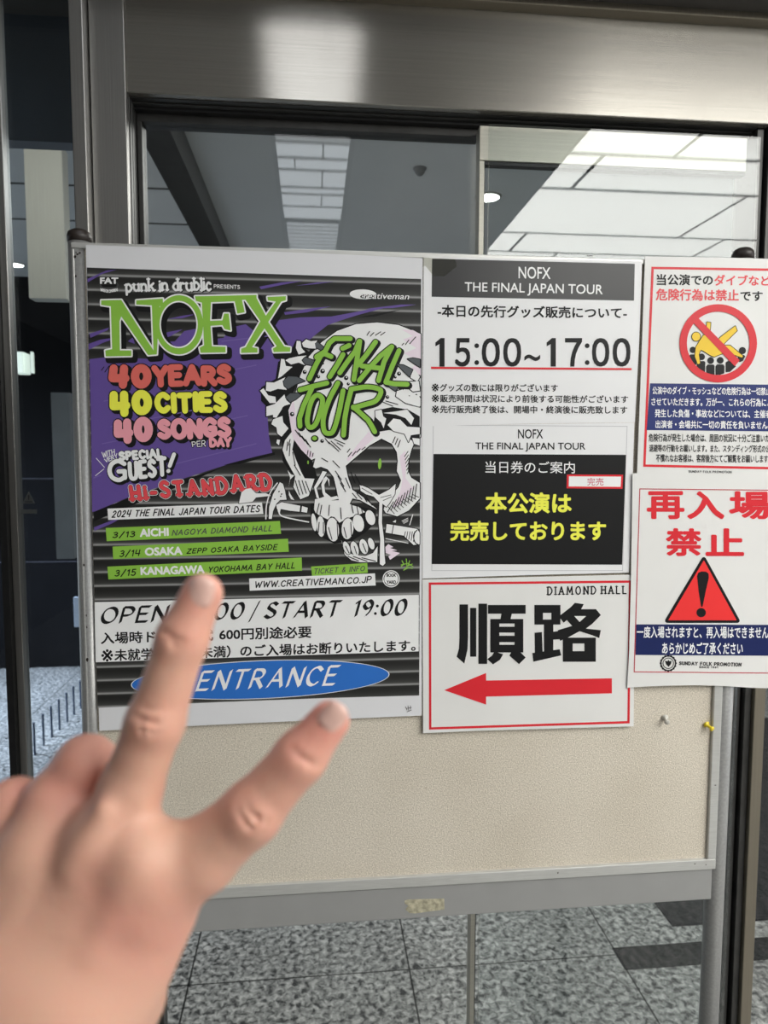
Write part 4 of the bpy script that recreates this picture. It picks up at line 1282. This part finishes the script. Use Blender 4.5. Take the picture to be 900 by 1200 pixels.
# lower white block
S.poly('opening_times_panel', WHT, 2, [(111, 705.6), (490.8, 697), (490.6, 763.2), (112.2, 776)])
nib = math.radians(38)
S.script('opening_times_panel', BLK, 3, 'OPEN 18:00', [(121, 712.5), (285.5, 706.5), (284, 724.4), (120, 730)], 4.8, nib, .22, .32, .7)
S.script('opening_times_panel', BLK, 3, '/', [(293, 706), (304, 706), (300, 726), (292, 726)], 3.4, nib, .0)
S.script('opening_times_panel', BLK, 3, 'START 19:00', [(314, 706.3), (475.5, 702.6), (475, 720.2), (312, 724)], 4.8, nib, .22, .32, .7)
S.text('opening_times_panel', BLK, 3, '入場時ドリンク代', [(118.3, 741), (250, 736.8), (250, 750.8), (118.3, 754.8)], .028)
S.text('opening_times_panel', BLK, 3, '600円別途必要', [(257, 736.2), (365, 733.2), (365, 747.4), (257, 750.4)], .028)
S.text('opening_times_panel', BLK, 3, '※未就学児（6歳未満）のご入場はお断りいたします。', [(119, 761), (487, 749.2), (487, 763), (119, 775.4)], .028)
# blue entrance oval
S.ellipse('entrance_oval', WHT, 3, 305, 796.3, 151.6, 22.6, -2.4, 64)
S.ellipse('entrance_oval', BLU, 4, 305, 796.3, 150.6, 21.8, -2.4, 64)
S.script('entrance_oval', WHT, 5, 'ENTRANCE', [(236, 787.3), (396, 780.4), (393, 801.6), (233, 808.4)], 5.0, nib, .2, .36)
for s in [[(475, 828), (477, 832)], [(478, 827), (479, 833)], [(481, 827), (481, 831)], [(476, 830), (482, 829)], [(477, 834), (482, 832)]]:
    S.stroke('stamp_mark', DGREY, 2, s, .7)
S.build()

# ---- merchandise notice
S = Sheet('sales_notice', [(496.5, 301.5), (620, 303.4), (752.5, 306), (749, 400), (744, 495), (620, 496.5), (495, 499.5), (496, 400)], -.0026, PAPER_W, 'white notice with black header band and big hours underlined in red', 'notice')
S.poly('header_band', BLK_S, 0, [(506.4, 303.2), (743.8, 309.2), (742.9, 352.4), (505.8, 347.8)])
S.text('header_band', WHT, 1, 'NOFX', [(607.6, 312.4), (645, 313.2), (645, 327.2), (607.6, 326.4)], .012)
S.text('header_band', WHT, 1, 'THE FINAL JAPAN TOUR', [(544.6, 330.6), (706.5, 333.6), (706, 348.6), (544.4, 344.8)], .012)
S.text('body_text', BLK, 1, '-本日の先行グッズ販売について-', [(512.7, 357), (734.5, 360), (734.5, 373.6), (512.7, 371.6)], .03)
S.chars('hours_text', BLK, 1, [('５', 532.9, 551), (':', 555.8, 561.4), ('０', 564.6, 585.8), ('０', 589.8, 610.7), ('７', 662, 682), (':', 685.2, 690.8), ('０', 693.7, 714), ('０', 718, 738.8)], 396.2, 429.6, .03)
for dx in (0, 130.3):
    S.poly('hours_text', BLK, 1, [(521 + dx, 396.2), (521 + dx, 429.6), (515 + dx, 429.6), (515 + dx, 403.2), (510.2 + dx, 406), (510.2 + dx, 401.4), (516.4 + dx, 396.2)])
S.text('hours_text', BLK, 1, '~', [(614.4, 415.5), (633, 415.5), (633, 423), (614.4, 423)], .012)
S.poly('underline', RED, 1, [(505, 429.8), (740, 431.4), (740, 433.8), (505, 432.4)])
S.text('body_text', BLK, 1, '※グッズの数には限りがございます', [(505.8, 449.6), (653.6, 450.2), (653.6, 459.4), (505.8, 458.8)], .022)
S.text('body_text', BLK, 1, '※販売時間は状況により前後する可能性がございます', [(505.8, 462.2), (736, 463.4), (736, 472.4), (505.8, 471.4)], .022)
S.text('body_text', BLK, 1, '※先行販売終了後は、開場中・終演後に販売致します', [(505.8, 475), (735, 476), (735, 485), (505.8, 484.2)], .022)
S.build()
# tape on its corner
bm = bmesh.new()
q = [(496.6, 301.6), (506, 302.2), (533, 303.4), (536, 312), (520, 324), (508, 323.5), (499, 312), (495.6, 311.5)]
f = [bm.verts.new(P(a, b, -.0032)) for a, b in q]; g = [bm.verts.new(P(a, b, -.0030)) for a, b in q]
bm.faces.new(f); bm.faces.new(g[::-1])
for i in range(len(f)): bm.faces.new((f[i], f[(i + 1) % len(f)], g[(i + 1) % len(f)], g[i]))
tape_m = glass_mat('clear_tape', .07, (.93, .93, .90))
bm_obj('clear_tape', bm, tape_m, S.root)

# ---- sold-out notice
S = Sheet('ticket_notice', [(495, 499.2), (620, 496.8), (743.5, 495.3), (740, 600), (737, 671), (620, 674), (495, 678)], -.0023, PAPER_W, 'white notice with black box and yellow sold-out lettering in the middle of the board', 'notice')
S.frame('outline', LINE, 0, [(507.4, 497.8), (735.2, 499.3), (729.8, 669), (505.6, 669)], .7)
S.text('heading_text', BLK, 1, 'NOFX', [(607, 503), (636.2, 503), (636.2, 514), (607, 514)], .012)
S.text('heading_text', BLK, 1, 'THE FINAL JAPAN TOUR', [(557, 518.4), (686, 518.8), (686, 529.6), (557, 529.2)], .012)
S.poly('black_box', BLK, 1, [(508, 532), (733.5, 533), (729, 661.7), (505.8, 661)])
S.text('black_box', WHT, 2, '当日券のご案内', [(568.7, 540.2), (673.5, 541), (673.5, 554.8), (568.7, 554.4)], .006)
S.text('black_box', YELT, 2, '本公演は', [(568.7, 576.8), (669.8, 577.2), (669.8, 601.6), (568.7, 601.6)], .036, 4)
S.text('black_box', YELT, 2, '完売しております', [(527.4, 610), (710, 610), (710, 633.8), (527.4, 634)], .036, 4)
S.poly('sold_out_box', RED, 3, [(664.2, 556), (730, 556.3), (729.2, 572.8), (663.8, 572.2)])
S.poly('sold_out_box', WHT, 4, [(666.6, 558.2), (727.6, 558.5), (727, 570.5), (666.2, 570)])
S.text('sold_out_box', ink('stamp_red', (170, 70, 90)), 5, '完売', [(688, 559.9), (707, 560), (707, 569), (688, 568.9)], .01)
S.build()

# ---- direction sign with arrow
S = Sheet('direction_sign', [(495, 679.2), (620, 676.2), (743.5, 673.4), (743.2, 760), (742.6, 851.2), (660, 853.4), (560, 856.4), (496, 859.2), (495.4, 770)], -.0031, LAMI, 'laminated sign with two huge black characters over a red arrow pointing left', 'sign')
S.frame('red_border', RED, 0, [(502.4, 682.6), (739.6, 680.2), (737.8, 847.6), (502.8, 855)], 2.7)
S.script('venue_text', BLK, 1, 'DIAMOND', [(642, 687.8), (698, 687.2), (698, 696), (642, 697)], 1.5, space=.62, serif=.26)
S.script('venue_text', BLK, 1, 'HALL', [(705, 687), (733.5, 686.8), (733.5, 695.6), (705, 695.8)], 1.5, space=.62, serif=.26)
z8 = zz(480, 660, .31111)
for q in [((188, 155), (220, 155), (220, 280), (218, 325), (206, 378), (177, 352), (186, 322), (188, 280)), ((228, 168), (251, 168), (251, 352), (228, 352)), ((259, 152), (292, 152), (292, 379), (259, 379)),
          ((295, 157), (437, 157), (437, 190), (385, 190), (380, 211), (342, 211), (346, 190), (295, 190)), ((304, 210), (338, 210), (338, 336), (304, 336)), ((395, 210), (428, 210), (428, 336), (395, 336)),
          ((330, 210), (402, 210), (402, 227), (330, 227)), ((330, 239), (402, 239), (402, 261), (330, 261)), ((330, 273), (402, 273), (402, 297), (330, 297)), ((330, 307), (402, 307), (402, 336), (330, 336)),
          ((320, 332), (352, 343), (340, 364), (314, 381), (292, 361), (310, 348)), ((384, 332), (414, 332), (437, 355), (412, 380), (376, 348)),
          ((470, 157), (568, 157), (568, 187), (470, 187)), ((470, 184), (502, 184), (502, 231), (470, 231)), ((534, 184), (568, 184), (568, 231), (534, 231)), ((496, 212), (540, 212), (540, 231), (496, 231)),
          ((506, 228), (541, 228), (541, 330), (506, 336)), ((471, 262), (498, 259), (501, 336), (472, 342)), ((536, 258), (570, 255), (570, 286), (536, 288)), ((462, 338), (565, 324), (571, 347), (466, 371)),
          ((607, 165), (622, 149), (656, 154), (646, 173), (702, 173), (720, 195), (688, 228), (664, 246), (720, 252), (714, 282), (690, 272), (640, 256), (592, 282), (566, 292), (558, 252), (612, 236), (592, 214), (580, 224), (562, 200)),
          ((577, 280), (701, 280), (701, 302), (577, 302)), ((577, 299), (614, 299), (614, 334), (577, 334)), ((658, 299), (701, 299), (701, 334), (658, 334)), ((577, 331), (701, 331), (701, 371), (577, 371))]:
    S.poly('large_characters', BLK, 1, z8(*q))
S.poly('large_characters', LAMI, 2, z8((620, 199), (664, 199), (640, 221)))
S.poly('arrow', RED, 1, [(520.4, 808.7), (569.6, 788.5), (569.6, 797.4), (717, 794.8), (717, 812.4), (569.6, 816.2), (569.6, 825.6)])
S.build()

# ---- no stage diving notice
S = Sheet('safety_notice', [(756, 300.4), (840, 301.5), (926, 304), (921, 430), (915, 560), (830, 557.5), (746.5, 557), (751, 440)], -.0042, LAMI, 'laminated red-bordered notice with a round prohibition sign over crowd figures', 'notice')
S.frame('red_border', RED, 0, [(763.4, 312.6), (922, 315), (911.6, 550.2), (753.6, 547)], 2.8)
S.text('heading_text', BLK, 1, '当公演での', [(769.4, 321), (835.4, 322), (835.2, 334.6), (769.4, 334.4)], .03)
S.text('heading_text', ink('heading_red', (196, 62, 66)), 1, 'ダイブなど', [(837, 321.6), (903, 323), (903, 335), (837, 334.8)], .03)
S.text('heading_text', MATS['ink_heading_red'], 1, '危険行為は禁止', [(768.8, 338), (865.8, 339.4), (865.6, 353), (768.4, 352.2)], .03)
S.text('heading_text', BLK, 1, 'です', [(867.4, 341), (893.6, 341.4), (893.6, 353), (867.4, 352.6)], .03)
z7 = zz(790, 350, .11667)
PS = 'prohibition_sign'
for hx, hy, r in [(186, 515, 32), (274, 585, 34), (365, 622, 34), (462, 620, 34), (684, 522, 36)]:
    (a, b), = z7((hx, hy))
    S.ellipse(PS, BLK, 2, a, b, r * .1167, r * .1167, 0, 18)
for q in [((150, 570), (165, 560), (205, 560), (215, 610), (225, 660), (200, 670), (150, 610)), ((225, 660), (245, 628), (300, 626), (312, 640), (308, 750), (260, 725), (225, 690)), ((320, 680), (335, 662), (395, 662), (405, 678), (404, 765), (360, 768), (320, 755)), ((414, 680), (428, 660), (492, 660), (504, 680), (502, 750), (460, 765), (414, 765)),
          ((516, 640), (540, 625), (580, 640), (620, 680), (560, 735), (516, 740)), ((640, 580), (700, 565), (712, 580), (690, 625), (655, 640), (632, 620))]:
    S.poly(PS, BLK, 2, z7(*q))
S.poly(PS, MAN, 4, z7((290, 370), (318, 360), (328, 236), (364, 240), (360, 310), (340, 360), (420, 440), (460, 390), (612, 275), (630, 322), (500, 450), (495, 470), (560, 470), (688, 575), (680, 592), (570, 555), (500, 545), (400, 584), (370, 575), (290, 525), (265, 515), (245, 560), (258, 650), (235, 658), (206, 580), (215, 490), (250, 430)), BLK, .8)
(a, b), = z7((219, 382))
S.ellipse(PS, MAN, 4, a, b, 4.9, 5.1, 0, 20, BLK, .8)
S.ring(PS, RED, 5, 841.3, 402.4, 45.4, 8.7, 56, ry=45.8)
S.poly(PS, RED, 5, z7((190, 245), (240, 195), (655, 620), (605, 680)))
S.poly('blue_band', NAVY, 1, [(761.8, 449.2), (918, 451), (915.6, 505.6), (757.6, 504)])
for t, x0, x1, y0, y1 in [('公演中のダイブ・モッシュなどの危険行為は一切禁止と', 764.5, 908, 452.8, 462.2), ('させていただきます。万が一、これらの行為により', 763.2, 910, 465.8, 475.4), ('発生した負傷・事故などについては、主催者・', 767.2, 908, 479.4, 489), ('出演者・会場共に一切の責任を負いません。', 768, 902, 492.4, 501.8)]:
    S.text('blue_band', WHT, 2, t, [(x0, y0), (x1, y0 + 1.2), (x1, y1 + 1.2), (x0, y1)], .022)
for t, x0, x1, y0, y1 in [('危険行為が発生した場合は、周囲の状況に十分ご注意いただき', 760.2, 912, 508, 517.6), ('退避等の行動をお願いします。また、スタンディング形式の公演に', 760.8, 912, 520.6, 529.6), ('不慣れなお客様は、客席後方にてご観覧をお願いします。', 768.6, 902, 532, 541.4)]:
    S.text('body_text', BLK, 1, t, [(x0, y0), (x1, y0 + 1), (x1, y1 + 1), (x0, y1)], .022)
S.script('promoter_text', DGREY, 1, 'SUNDAY FOLK PROMOTION', [(807, 551.4), (857, 552), (857, 554.4), (807, 553.8)], .55, space=.4)
S.build()

# ---- no re-entry notice
S = Sheet('reentry_notice', [(741.4, 554.6), (830, 555.6), (915, 557), (913, 640), (911, 740), (910, 775), (909, 790), (908, 806.8), (880, 806), (860, 804.6), (840, 803.6), (815, 803), (780, 803.6), (760, 804.4), (735, 806), (736.2, 785), (737.5, 760), (739.5, 680)], -.0058, LAMI, 'laminated notice with big red characters and a red warning triangle at the right', 'notice')
S.frame('red_border', ink('thin_red', (160, 44, 56)), 0, [(749.2, 572.4), (911, 574), (908, 789.4), (742.6, 787.8)], 1.1)
for t, x0, x1 in [('再', 757.8, 802), ('入', 805, 848.8), ('場', 854.2, 903)]:
    S.text('heading_text', RED, 1, t, [(x0, 575.6), (x1, 575.4), (x1, 608.6), (x0, 608.2)], .034, 4)
for t, x0, x1 in [('禁', 780.2, 822), ('止', 826.8, 871.8)]:
    S.text('heading_text', RED, 1, t, [(x0, 618.8), (x1, 619.2), (x1, 651.6), (x0, 651.6)], .034, 4)
tr_ = [(824.6, 655.4), (781.8, 727.2), (864, 727.2)]
S.poly('warning_triangle', BLK, 1, tr_); S.stroke('warning_triangle', BLK, 1, tr_ + [tr_[0]], 5.4)
S.poly('warning_triangle', TRED, 2, [(824.6, 657.2), (783.6, 726.4), (862.4, 726.4)])
S.stroke('warning_triangle', TRED, 2, [(824.6, 657.2), (783.6, 726.4), (862.4, 726.4), (824.6, 657.2)], .8)
S.poly('warning_triangle', BLK, 3, [(816.6, 675), (818, 671), (822, 669.6), (827, 669.8), (830, 672), (830.4, 677), (827, 692), (823, 711), (821.4, 711), (818.4, 693)])
S.ellipse('warning_triangle', BLK, 3, 821.4, 717.8, 5.6, 5.4, 0, 24)
S.poly('navy_band', NAVY2, 1, [(745.4, 731.6), (910, 732.2), (908.6, 768.4), (744.6, 767.4)])
S.text('navy_band', WHT, 2, '一度入場されますと、再入場はできません。', [(746.4, 733.8), (903.6, 734.2), (903.6, 748.4), (746, 747.4)], .026)
S.text('navy_band', WHT, 2, 'あらかじめご了承ください', [(775.8, 752.4), (870.4, 752.8), (870.2, 767), (775.6, 766.4)], .026)
S.ring('promoter_emblem', BLK, 1, 783, 777.2, 9.4, 1.6)
S.ring('promoter_emblem', BLK, 1, 783, 777.2, 6.6, .9)
for i in range(16):
    t = 2 * math.pi * i / 16
    S.ellipse('promoter_emblem', BLK, 1, 783 + 8.8 * math.cos(t), 777.2 + 8.8 * math.sin(t), 1.3, 1.3, 0, 8)
S.poly('promoter_emblem', BLK, 2, [(779, 774), (782, 775), (783, 773), (784.6, 775), (787, 774), (786, 778), (783.4, 781.4), (780.4, 778.4)])
S.script('promoter_text', BLK, 1, 'SUNDAY FOLK PROMOTION', [(796, 775.4), (868.4, 777), (868, 780.6), (796, 778.8)], .95, space=.4, wordspace=.7, serif=.22)
S.script('promoter_text', BLK, 1, 'SINCE 1961', [(819.4, 780.8), (841, 781.2), (841, 783), (819.4, 782.6)], .6, space=.4)
S.build()

# ---------------------------------------------------------------- the hand
def skin_mat():
    m = bpy.data.materials.new('skin')
    m.use_nodes = True
    nt = m.node_tree; N = nt.nodes; Lk = nt.links.new
    b = N['Principled BSDF']
    b.inputs['Roughness'].default_value = .47; b.inputs['Specular IOR Level'].default_value = .4
    b.inputs['Subsurface Weight'].default_value = .25
    b.inputs['Subsurface Radius'].default_value = (.008, .003, .0015)
    b.inputs['Subsurface Scale'].default_value = .5
    at = N.new('ShaderNodeAttribute'); at.attribute_name = 'ruddy'
    tc = N.new('ShaderNodeTexCoord')
    n = N.new('ShaderNodeTexNoise'); n.inputs['Scale'].default_value = 55; n.inputs['Detail'].default_value = 4
    Lk(tc.outputs['Object'], n.inputs['Vector'])
    ad = N.new('ShaderNodeMath'); ad.operation = 'MULTIPLY_ADD'; ad.inputs[1].default_value = .5; ad.inputs[2].default_value = -.25
    Lk(n.outputs['Fac'], ad.inputs[0])
    a2 = N.new('ShaderNodeMath'); a2.operation = 'ADD'; a2.use_clamp = True
    Lk(ad.outputs[0], a2.inputs[0]); Lk(at.outputs['Fac'], a2.inputs[1])
    r = N.new('ShaderNodeValToRGB')
    r.color_ramp.elements[0].position = 0; r.color_ramp.elements[0].color = SKIN_A
    r.color_ramp.elements[1].position = 1; r.color_ramp.elements[1].color = SKIN_B
    Lk(a2.outputs[0], r.inputs['Fac']); Lk(r.outputs['Color'], b.inputs['Base Color'])
    n2 = N.new('ShaderNodeTexNoise'); n2.inputs['Scale'].default_value = 320; n2.inputs['Detail'].default_value = 3
    Lk(tc.outputs['Object'], n2.inputs['Vector'])
    bp = N.new('ShaderNodeBump'); bp.inputs['Strength'].default_value = .25; bp.inputs['Distance'].default_value = .0006
    Lk(n2.outputs['Fac'], bp.inputs['Height']); Lk(bp.outputs['Normal'], b.inputs['Normal'])
    return m


SKIN_A = (.68, .43, .31, 1)
SKIN_B = (.75, .32, .255, 1)
HD = .255


def hp(px, py, d, rpx):
    """joint at pixel (px,py), d metres along the view axis, radius given in pixels at that distance"""
    return D(px, py, d), rpx * d / FPX


chains = {
    'middle': [hp(237, 696, .252, 24.5), hp(214, 748, .252, 29), hp(182, 846, .254, 32.5), hp(153, 925, .257, 35), hp(118, 1000, .258, 44)],
    'index': [hp(386, 845, .250, 24), hp(352, 887, .250, 29.5), hp(294, 953, .252, 35), hp(236, 1003, .255, 41), hp(178, 1030, .257, 52)],
    'ring': [hp(101, 899, .276, 36), hp(70, 945, .270, 41), hp(40, 1015, .262, 45)],
    'ring_fold': [hp(101, 899, .276, 36), hp(112, 985, .300, 33), hp(90, 1060, .290, 28)],
    'pinky': [hp(18, 950, .276, 36), hp(-30, 1050, .266, 42)],
    'pinky_fold': [hp(18, 950, .276, 36), hp(52, 1030, .298, 28), hp(40, 1090, .288, 25)],
    'thumb': [hp(40, 1290, .262, 62), hp(140, 1170, .276, 48), hp(140, 1085, .300, 38), hp(100, 1030, .318, 32)],
    'meta_index': [hp(178, 1030, .257, 52), hp(95, 1170, .258, 66), hp(-20, 1330, .250, 72)],
    'meta_middle': [hp(118, 1000, .258, 44), hp(50, 1150, .253, 62), hp(-50, 1310, .246, 70)],
    'meta_ring': [hp(40, 1015, .262, 45), hp(-15, 1140, .256, 60), hp(-75, 1320, .248, 66)],
    'meta_pinky': [hp(-30, 1050, .266, 42), hp(-60, 1160, .260, 55), hp(-100, 1330, .250, 60)],
    'palm': [hp(120, 1090, .272, 60), hp(20, 1200, .272, 75), hp(-40, 1320, .262, 75)],
    'web': [hp(190, 1070, .262, 36), hp(140, 1150, .266, 48)],
    'arm': [hp(-55, 1325, .250, 92), hp(-140, 1500, .235, 108), hp(-300, 1800, .215, 140)],
}
DF = {'middle': .004, 'index': .004, 'ring': .004, 'ring_fold': .004, 'pinky': .004, 'pinky_fold': .004}
VIEW = M[2]


def cone(Pts, a, ra, b, rb):
    ab = b - a
    t = np.clip(((Pts - a) @ ab) / (ab @ ab), 0, 1)
    return np.linalg.norm(Pts - (a + t[..., None] * ab), axis=-1) - (ra + (rb - ra) * t)


def smin(a, b, k):
    h = np.clip(.5 + .5 * (b - a) / k, 0, 1)
    return b * (1 - h) + a * h - k * h * (1 - h)


def smax(a, b, k): return -smin(-a, -b, k)


def hand_field(X):
    def chain(n, k=.004):
        c = chains[n]; f = None
        for (a, ra), (b, rb) in zip(c, c[1:]):
            g = cone(X, a, ra, b, rb)
            f = g if f is None else smin(f, g, k)
        return f
    back = None
    for n in ('meta_index', 'meta_middle', 'meta_ring', 'meta_pinky', 'palm', 'arm'):
        g = chain(n, .01)
        back = g if back is None else smin(back, g, .019)
    back = smin(back, chain('web', .008), .012)
    back = smin(back, chain('thumb', .006), .009)
    fi = smin(chain('middle'), chain('index'), .006)
    fi = smin(fi, chain('ring'), .003)
    fi = smin(fi, chain('pinky'), .003)
    f = smin(back, fi, .010)
    fold = np.minimum(chain('ring_fold'), chain('pinky_fold'))
    f = smin(f, fold, .003)
    # knuckles and tendons stand up a little, towards the viewer
    for (px, py, d, r, k) in [(168, 1002, .2494, 34, .010), (114, 985, .2513, 24, .008), (48, 1002, .2560, 26, .009), (294, 952, .2462, 18, .007), (180, 846, .2484, 15, .006), (98, 897, .2690, 19, .008)]:
        c, rr = hp(px, py, d, r)
        f = smin(f, np.linalg.norm(X - c, axis=-1) - rr, k)
    for (p0, p1, d0, d1, r) in [((122, 952), (88, 1012), .2452, .2450, 9), ((165, 1010), (110, 1110), .2440, .2430, 9), ((52, 1010), (10, 1110), .2520, .2450, 8)]:
        a, ra = hp(*p0, d0, r); b, rb = hp(*p1, d1, r)
        f = smin(f, cone(X, a, ra, b, rb), .007)
    # flattened pulp under the nails is on the far side; creases over the joints
    for pts, r in CREASE:
        kk = .006 if pts[2][1] > .0015 else .0013
        for (a, ra), (b, rb) in zip(pts, pts[1:]):
            f = smax(f, -(cone(X, a, ra, b, rb)), kk)
    return f


def crease(p0, p1, bend, d, rpx, n=5):
    """fine fold across a finger: runs between two pixels, bulged"""
    out = []
    for i in range(n):
        t = i / (n - 1)
        x = p0[0] + (p1[0] - p0[0]) * t + bend[0] * 4 * t * (1 - t)
        y = p0[1] + (p1[1] - p0[1]) * t + bend[1] * 4 * t * (1 - t)
        out.append(hp(x, y, d - .0004 + .0028 * (2 * t - 1) ** 2, rpx * (.35 + .65 * math.sin(math.pi * (.1 + .8 * t)))))
    return (out, 1)


CREASE = [crease((152, 836), (212, 845), (-2, 7), .2432, 2.6), crease((156, 850), (206, 858), (0, 5), .2432, 1.8), crease((158, 826), (210, 832), (0, 4), .2436, 1.6),
          crease((190, 738), (240, 756), (-2, 5), .2428, 2.2), crease((193, 748), (238, 765), (-2, 4), .2428, 1.5),
          crease((284, 928), (312, 962), (-6, 6), .2402, 2.4), crease((276, 934), (304, 972), (-6, 6), .2402, 1.8), crease((300, 920), (326, 950), (-4, 5), .2402, 1.6),
          crease((336, 868), (376, 898), (-4, 5), .2410, 2.2)]


def surface_nets(field, lo, hi, h):
    n = np.ceil((hi - lo) / h).astype(int) + 1
    ax = [lo[i] + np.arange(n[i]) * h for i in range(3)]
    V = np.empty(n, dtype=np.float32)
    for i0 in range(0, n[0], 16):
        G = np.stack(np.meshgrid(ax[0][i0:i0 + 16], ax[1], ax[2], indexing='ij'), -1)
        V[i0:i0 + 16] = field(G)
    s = V < 0
    cnt = np.zeros(n - 1, int); acc = np.zeros((*(n - 1), 3)); m = np.zeros(n - 1)
    corner = [(i, j, k) for i in (0, 1) for j in (0, 1) for k in (0, 1)]
    def sl(c): return tuple(slice(c[a], n[a] - 1 + c[a]) for a in range(3))
    for i, a in enumerate(corner):
        for b in corner[i + 1:]:
            if sum(abs(a[q] - b[q]) for q in range(3)) != 1: continue
            va, vb = V[sl(a)], V[sl(b)]
            x = (va < 0) != (vb < 0)
            t = np.where(x, va / np.where(x, va - vb, 1), 0)
            for q in range(3):
                acc[..., q] += np.where(x, a[q] + (b[q] - a[q]) * t, 0)
            m += x
    act = m > 0
    idx = -np.ones(n - 1, int); idx[act] = np.arange(act.sum())
    cells = np.argwhere(act)
    pos = lo + (cells + acc[act] / m[act][:, None]) * h
    faces = []
    for q in range(3):
        u, v = [(1, 2), (2, 0), (0, 1)][q]
        e = [slice(None)] * 3; e2 = [slice(None)] * 3
        e[q] = slice(0, n[q] - 1); e2[q] = slice(1, n[q])
        sa, sb = s[tuple(e)], s[tuple(e2)]
        cr = np.argwhere(sa != sb)
        cr = cr[(cr[:, u] > 0) & (cr[:, v] > 0) & (cr[:, u] < n[u] - 1) & (cr[:, v] < n[v] - 1)]
        if not len(cr): continue
        du = np.zeros(3, int); du[u] = 1; dv = np.zeros(3, int); dv[v] = 1
        A = [tuple((cr - o).T) for o in (du * 0, du, du + dv, dv)]
        Q = np.stack([idx[a] for a in A], 1)
        flip = ~sa[tuple(cr.T)]
        Q[flip] = Q[flip][:, ::-1]
        faces.append(Q)
    return pos, np.concatenate(faces)


allp = np.array([p for c in chains.values() for p, r in c]); allr = np.array([r for c in chains.values() for p, r in c])
lo = (allp - allr[:, None]).min(0) - .004; hi = (allp + allr[:, None]).max(0) + .004
hv, hf = surface_nets(hand_field, lo, hi, .00115)
hme = bpy.data.meshes.new('hand')
horg = hv.mean(0)
hme.from_pydata((hv - horg).tolist(), [], hf.tolist())
for p in hme.polygons: p.use_smooth = True
# ruddier skin over knuckles and fingertips
at = hme.attributes.new('ruddy', 'FLOAT', 'POINT')
rud = np.full(len(hv), .28)
for (px, py, d, r, w) in [(386, 838, .248, 48, .75), (236, 690, .25, 45, .5), (294, 950, .25, 40, .35), (182, 846, .25, 34, .3), (166, 1080, .25, 65, .5), (130, 1035, .25, 45, .3), (93, 890, .27, 50, .4), (20, 930, .27, 50, .4), (350, 885, .25, 40, .35), (214, 745, .25, 36, .3), (90, 930, .26, 60, .2)]:
    c, rr = hp(px, py, d, r)
    rud += w * np.exp(-(np.linalg.norm(hv - c, axis=1) / rr) ** 2)
at.data.foreach_set('value', np.clip(rud, 0, 1).astype(np.float32))
SKIN = skin_mat()
hme.materials.append(SKIN)
hand = link('hand', hme, None, tuple(horg))
sm = hand.modifiers.new('soften', 'SMOOTH'); sm.iterations = 3; sm.factor = .5
tag(hand, 'bare left hand seen from its back with two fingers raised in a V', 'hand')

NAIL = mat('fingernail', (.74, .47, .40), rough=.3, spec=.5, scale=60, noise=.04, coat=.3)


def nail(tip, base, d, wpx, lpx, tilt, rad):
    """nail plate: curved patch lying on the finger's back near its tip"""
    a = D(*tip, d); b = D(*base, d)
    axis = (a - b) / np.linalg.norm(a - b)
    n = -VIEW + tilt[0] * axis
    side = np.cross(axis, n); side /= np.linalg.norm(side)
    n = n + tilt[1] * side
    n = n - axis * (n @ axis); n /= np.linalg.norm(n)
    side = np.cross(axis, n); side /= np.linalg.norm(side)
    c = (a + b) / 2
    W = wpx * d / FPX / 2; Ln = lpx * d / FPX / 2; R = rad * d / FPX
    bm = bmesh.new(); nu, nv = 13, 15
    grid = []
    for i in range(nu):
        row = []
        for j in range(nv):
            u = -1 + 2 * i / (nu - 1); v = -1 + 2 * j / (nv - 1)
            wv = W * (1 - .14 * max(0, -v) ** 3 - .30 * max(0, v) ** 5)
            x = u * wv
            y = v * Ln * (1 - .22 * u * u * (1 if v > 0 else .8) * abs(v))
            zc = R - math.sqrt(max(R * R - x * x, 0)) + .0007 * max(0, v) ** 2
            edge = max(abs(u), abs(v)) ** 8
            zz_ = -zc - edge * .0006
            row.append(bm.verts.new(tuple(c + side * x + axis * y + n * zz_)))
        grid.append(row)
    for i in range(nu - 1):
        for j in range(nv - 1):
            bm.faces.new((grid[i][j], grid[i + 1][j], grid[i + 1][j + 1], grid[i][j + 1]))
    o = bm_obj('fingernail', bm, NAIL, hand, smooth=True)
    md = o.modifiers.new('plate', 'SOLIDIFY'); md.thickness = .0007; md.offset = -1
    return o


nail((239, 675), (229, 712), .2443, 32, 37, (0, 0), 25)
nail((402, 828), (379, 855), .2424, 30, 36, (0, 0), 24)
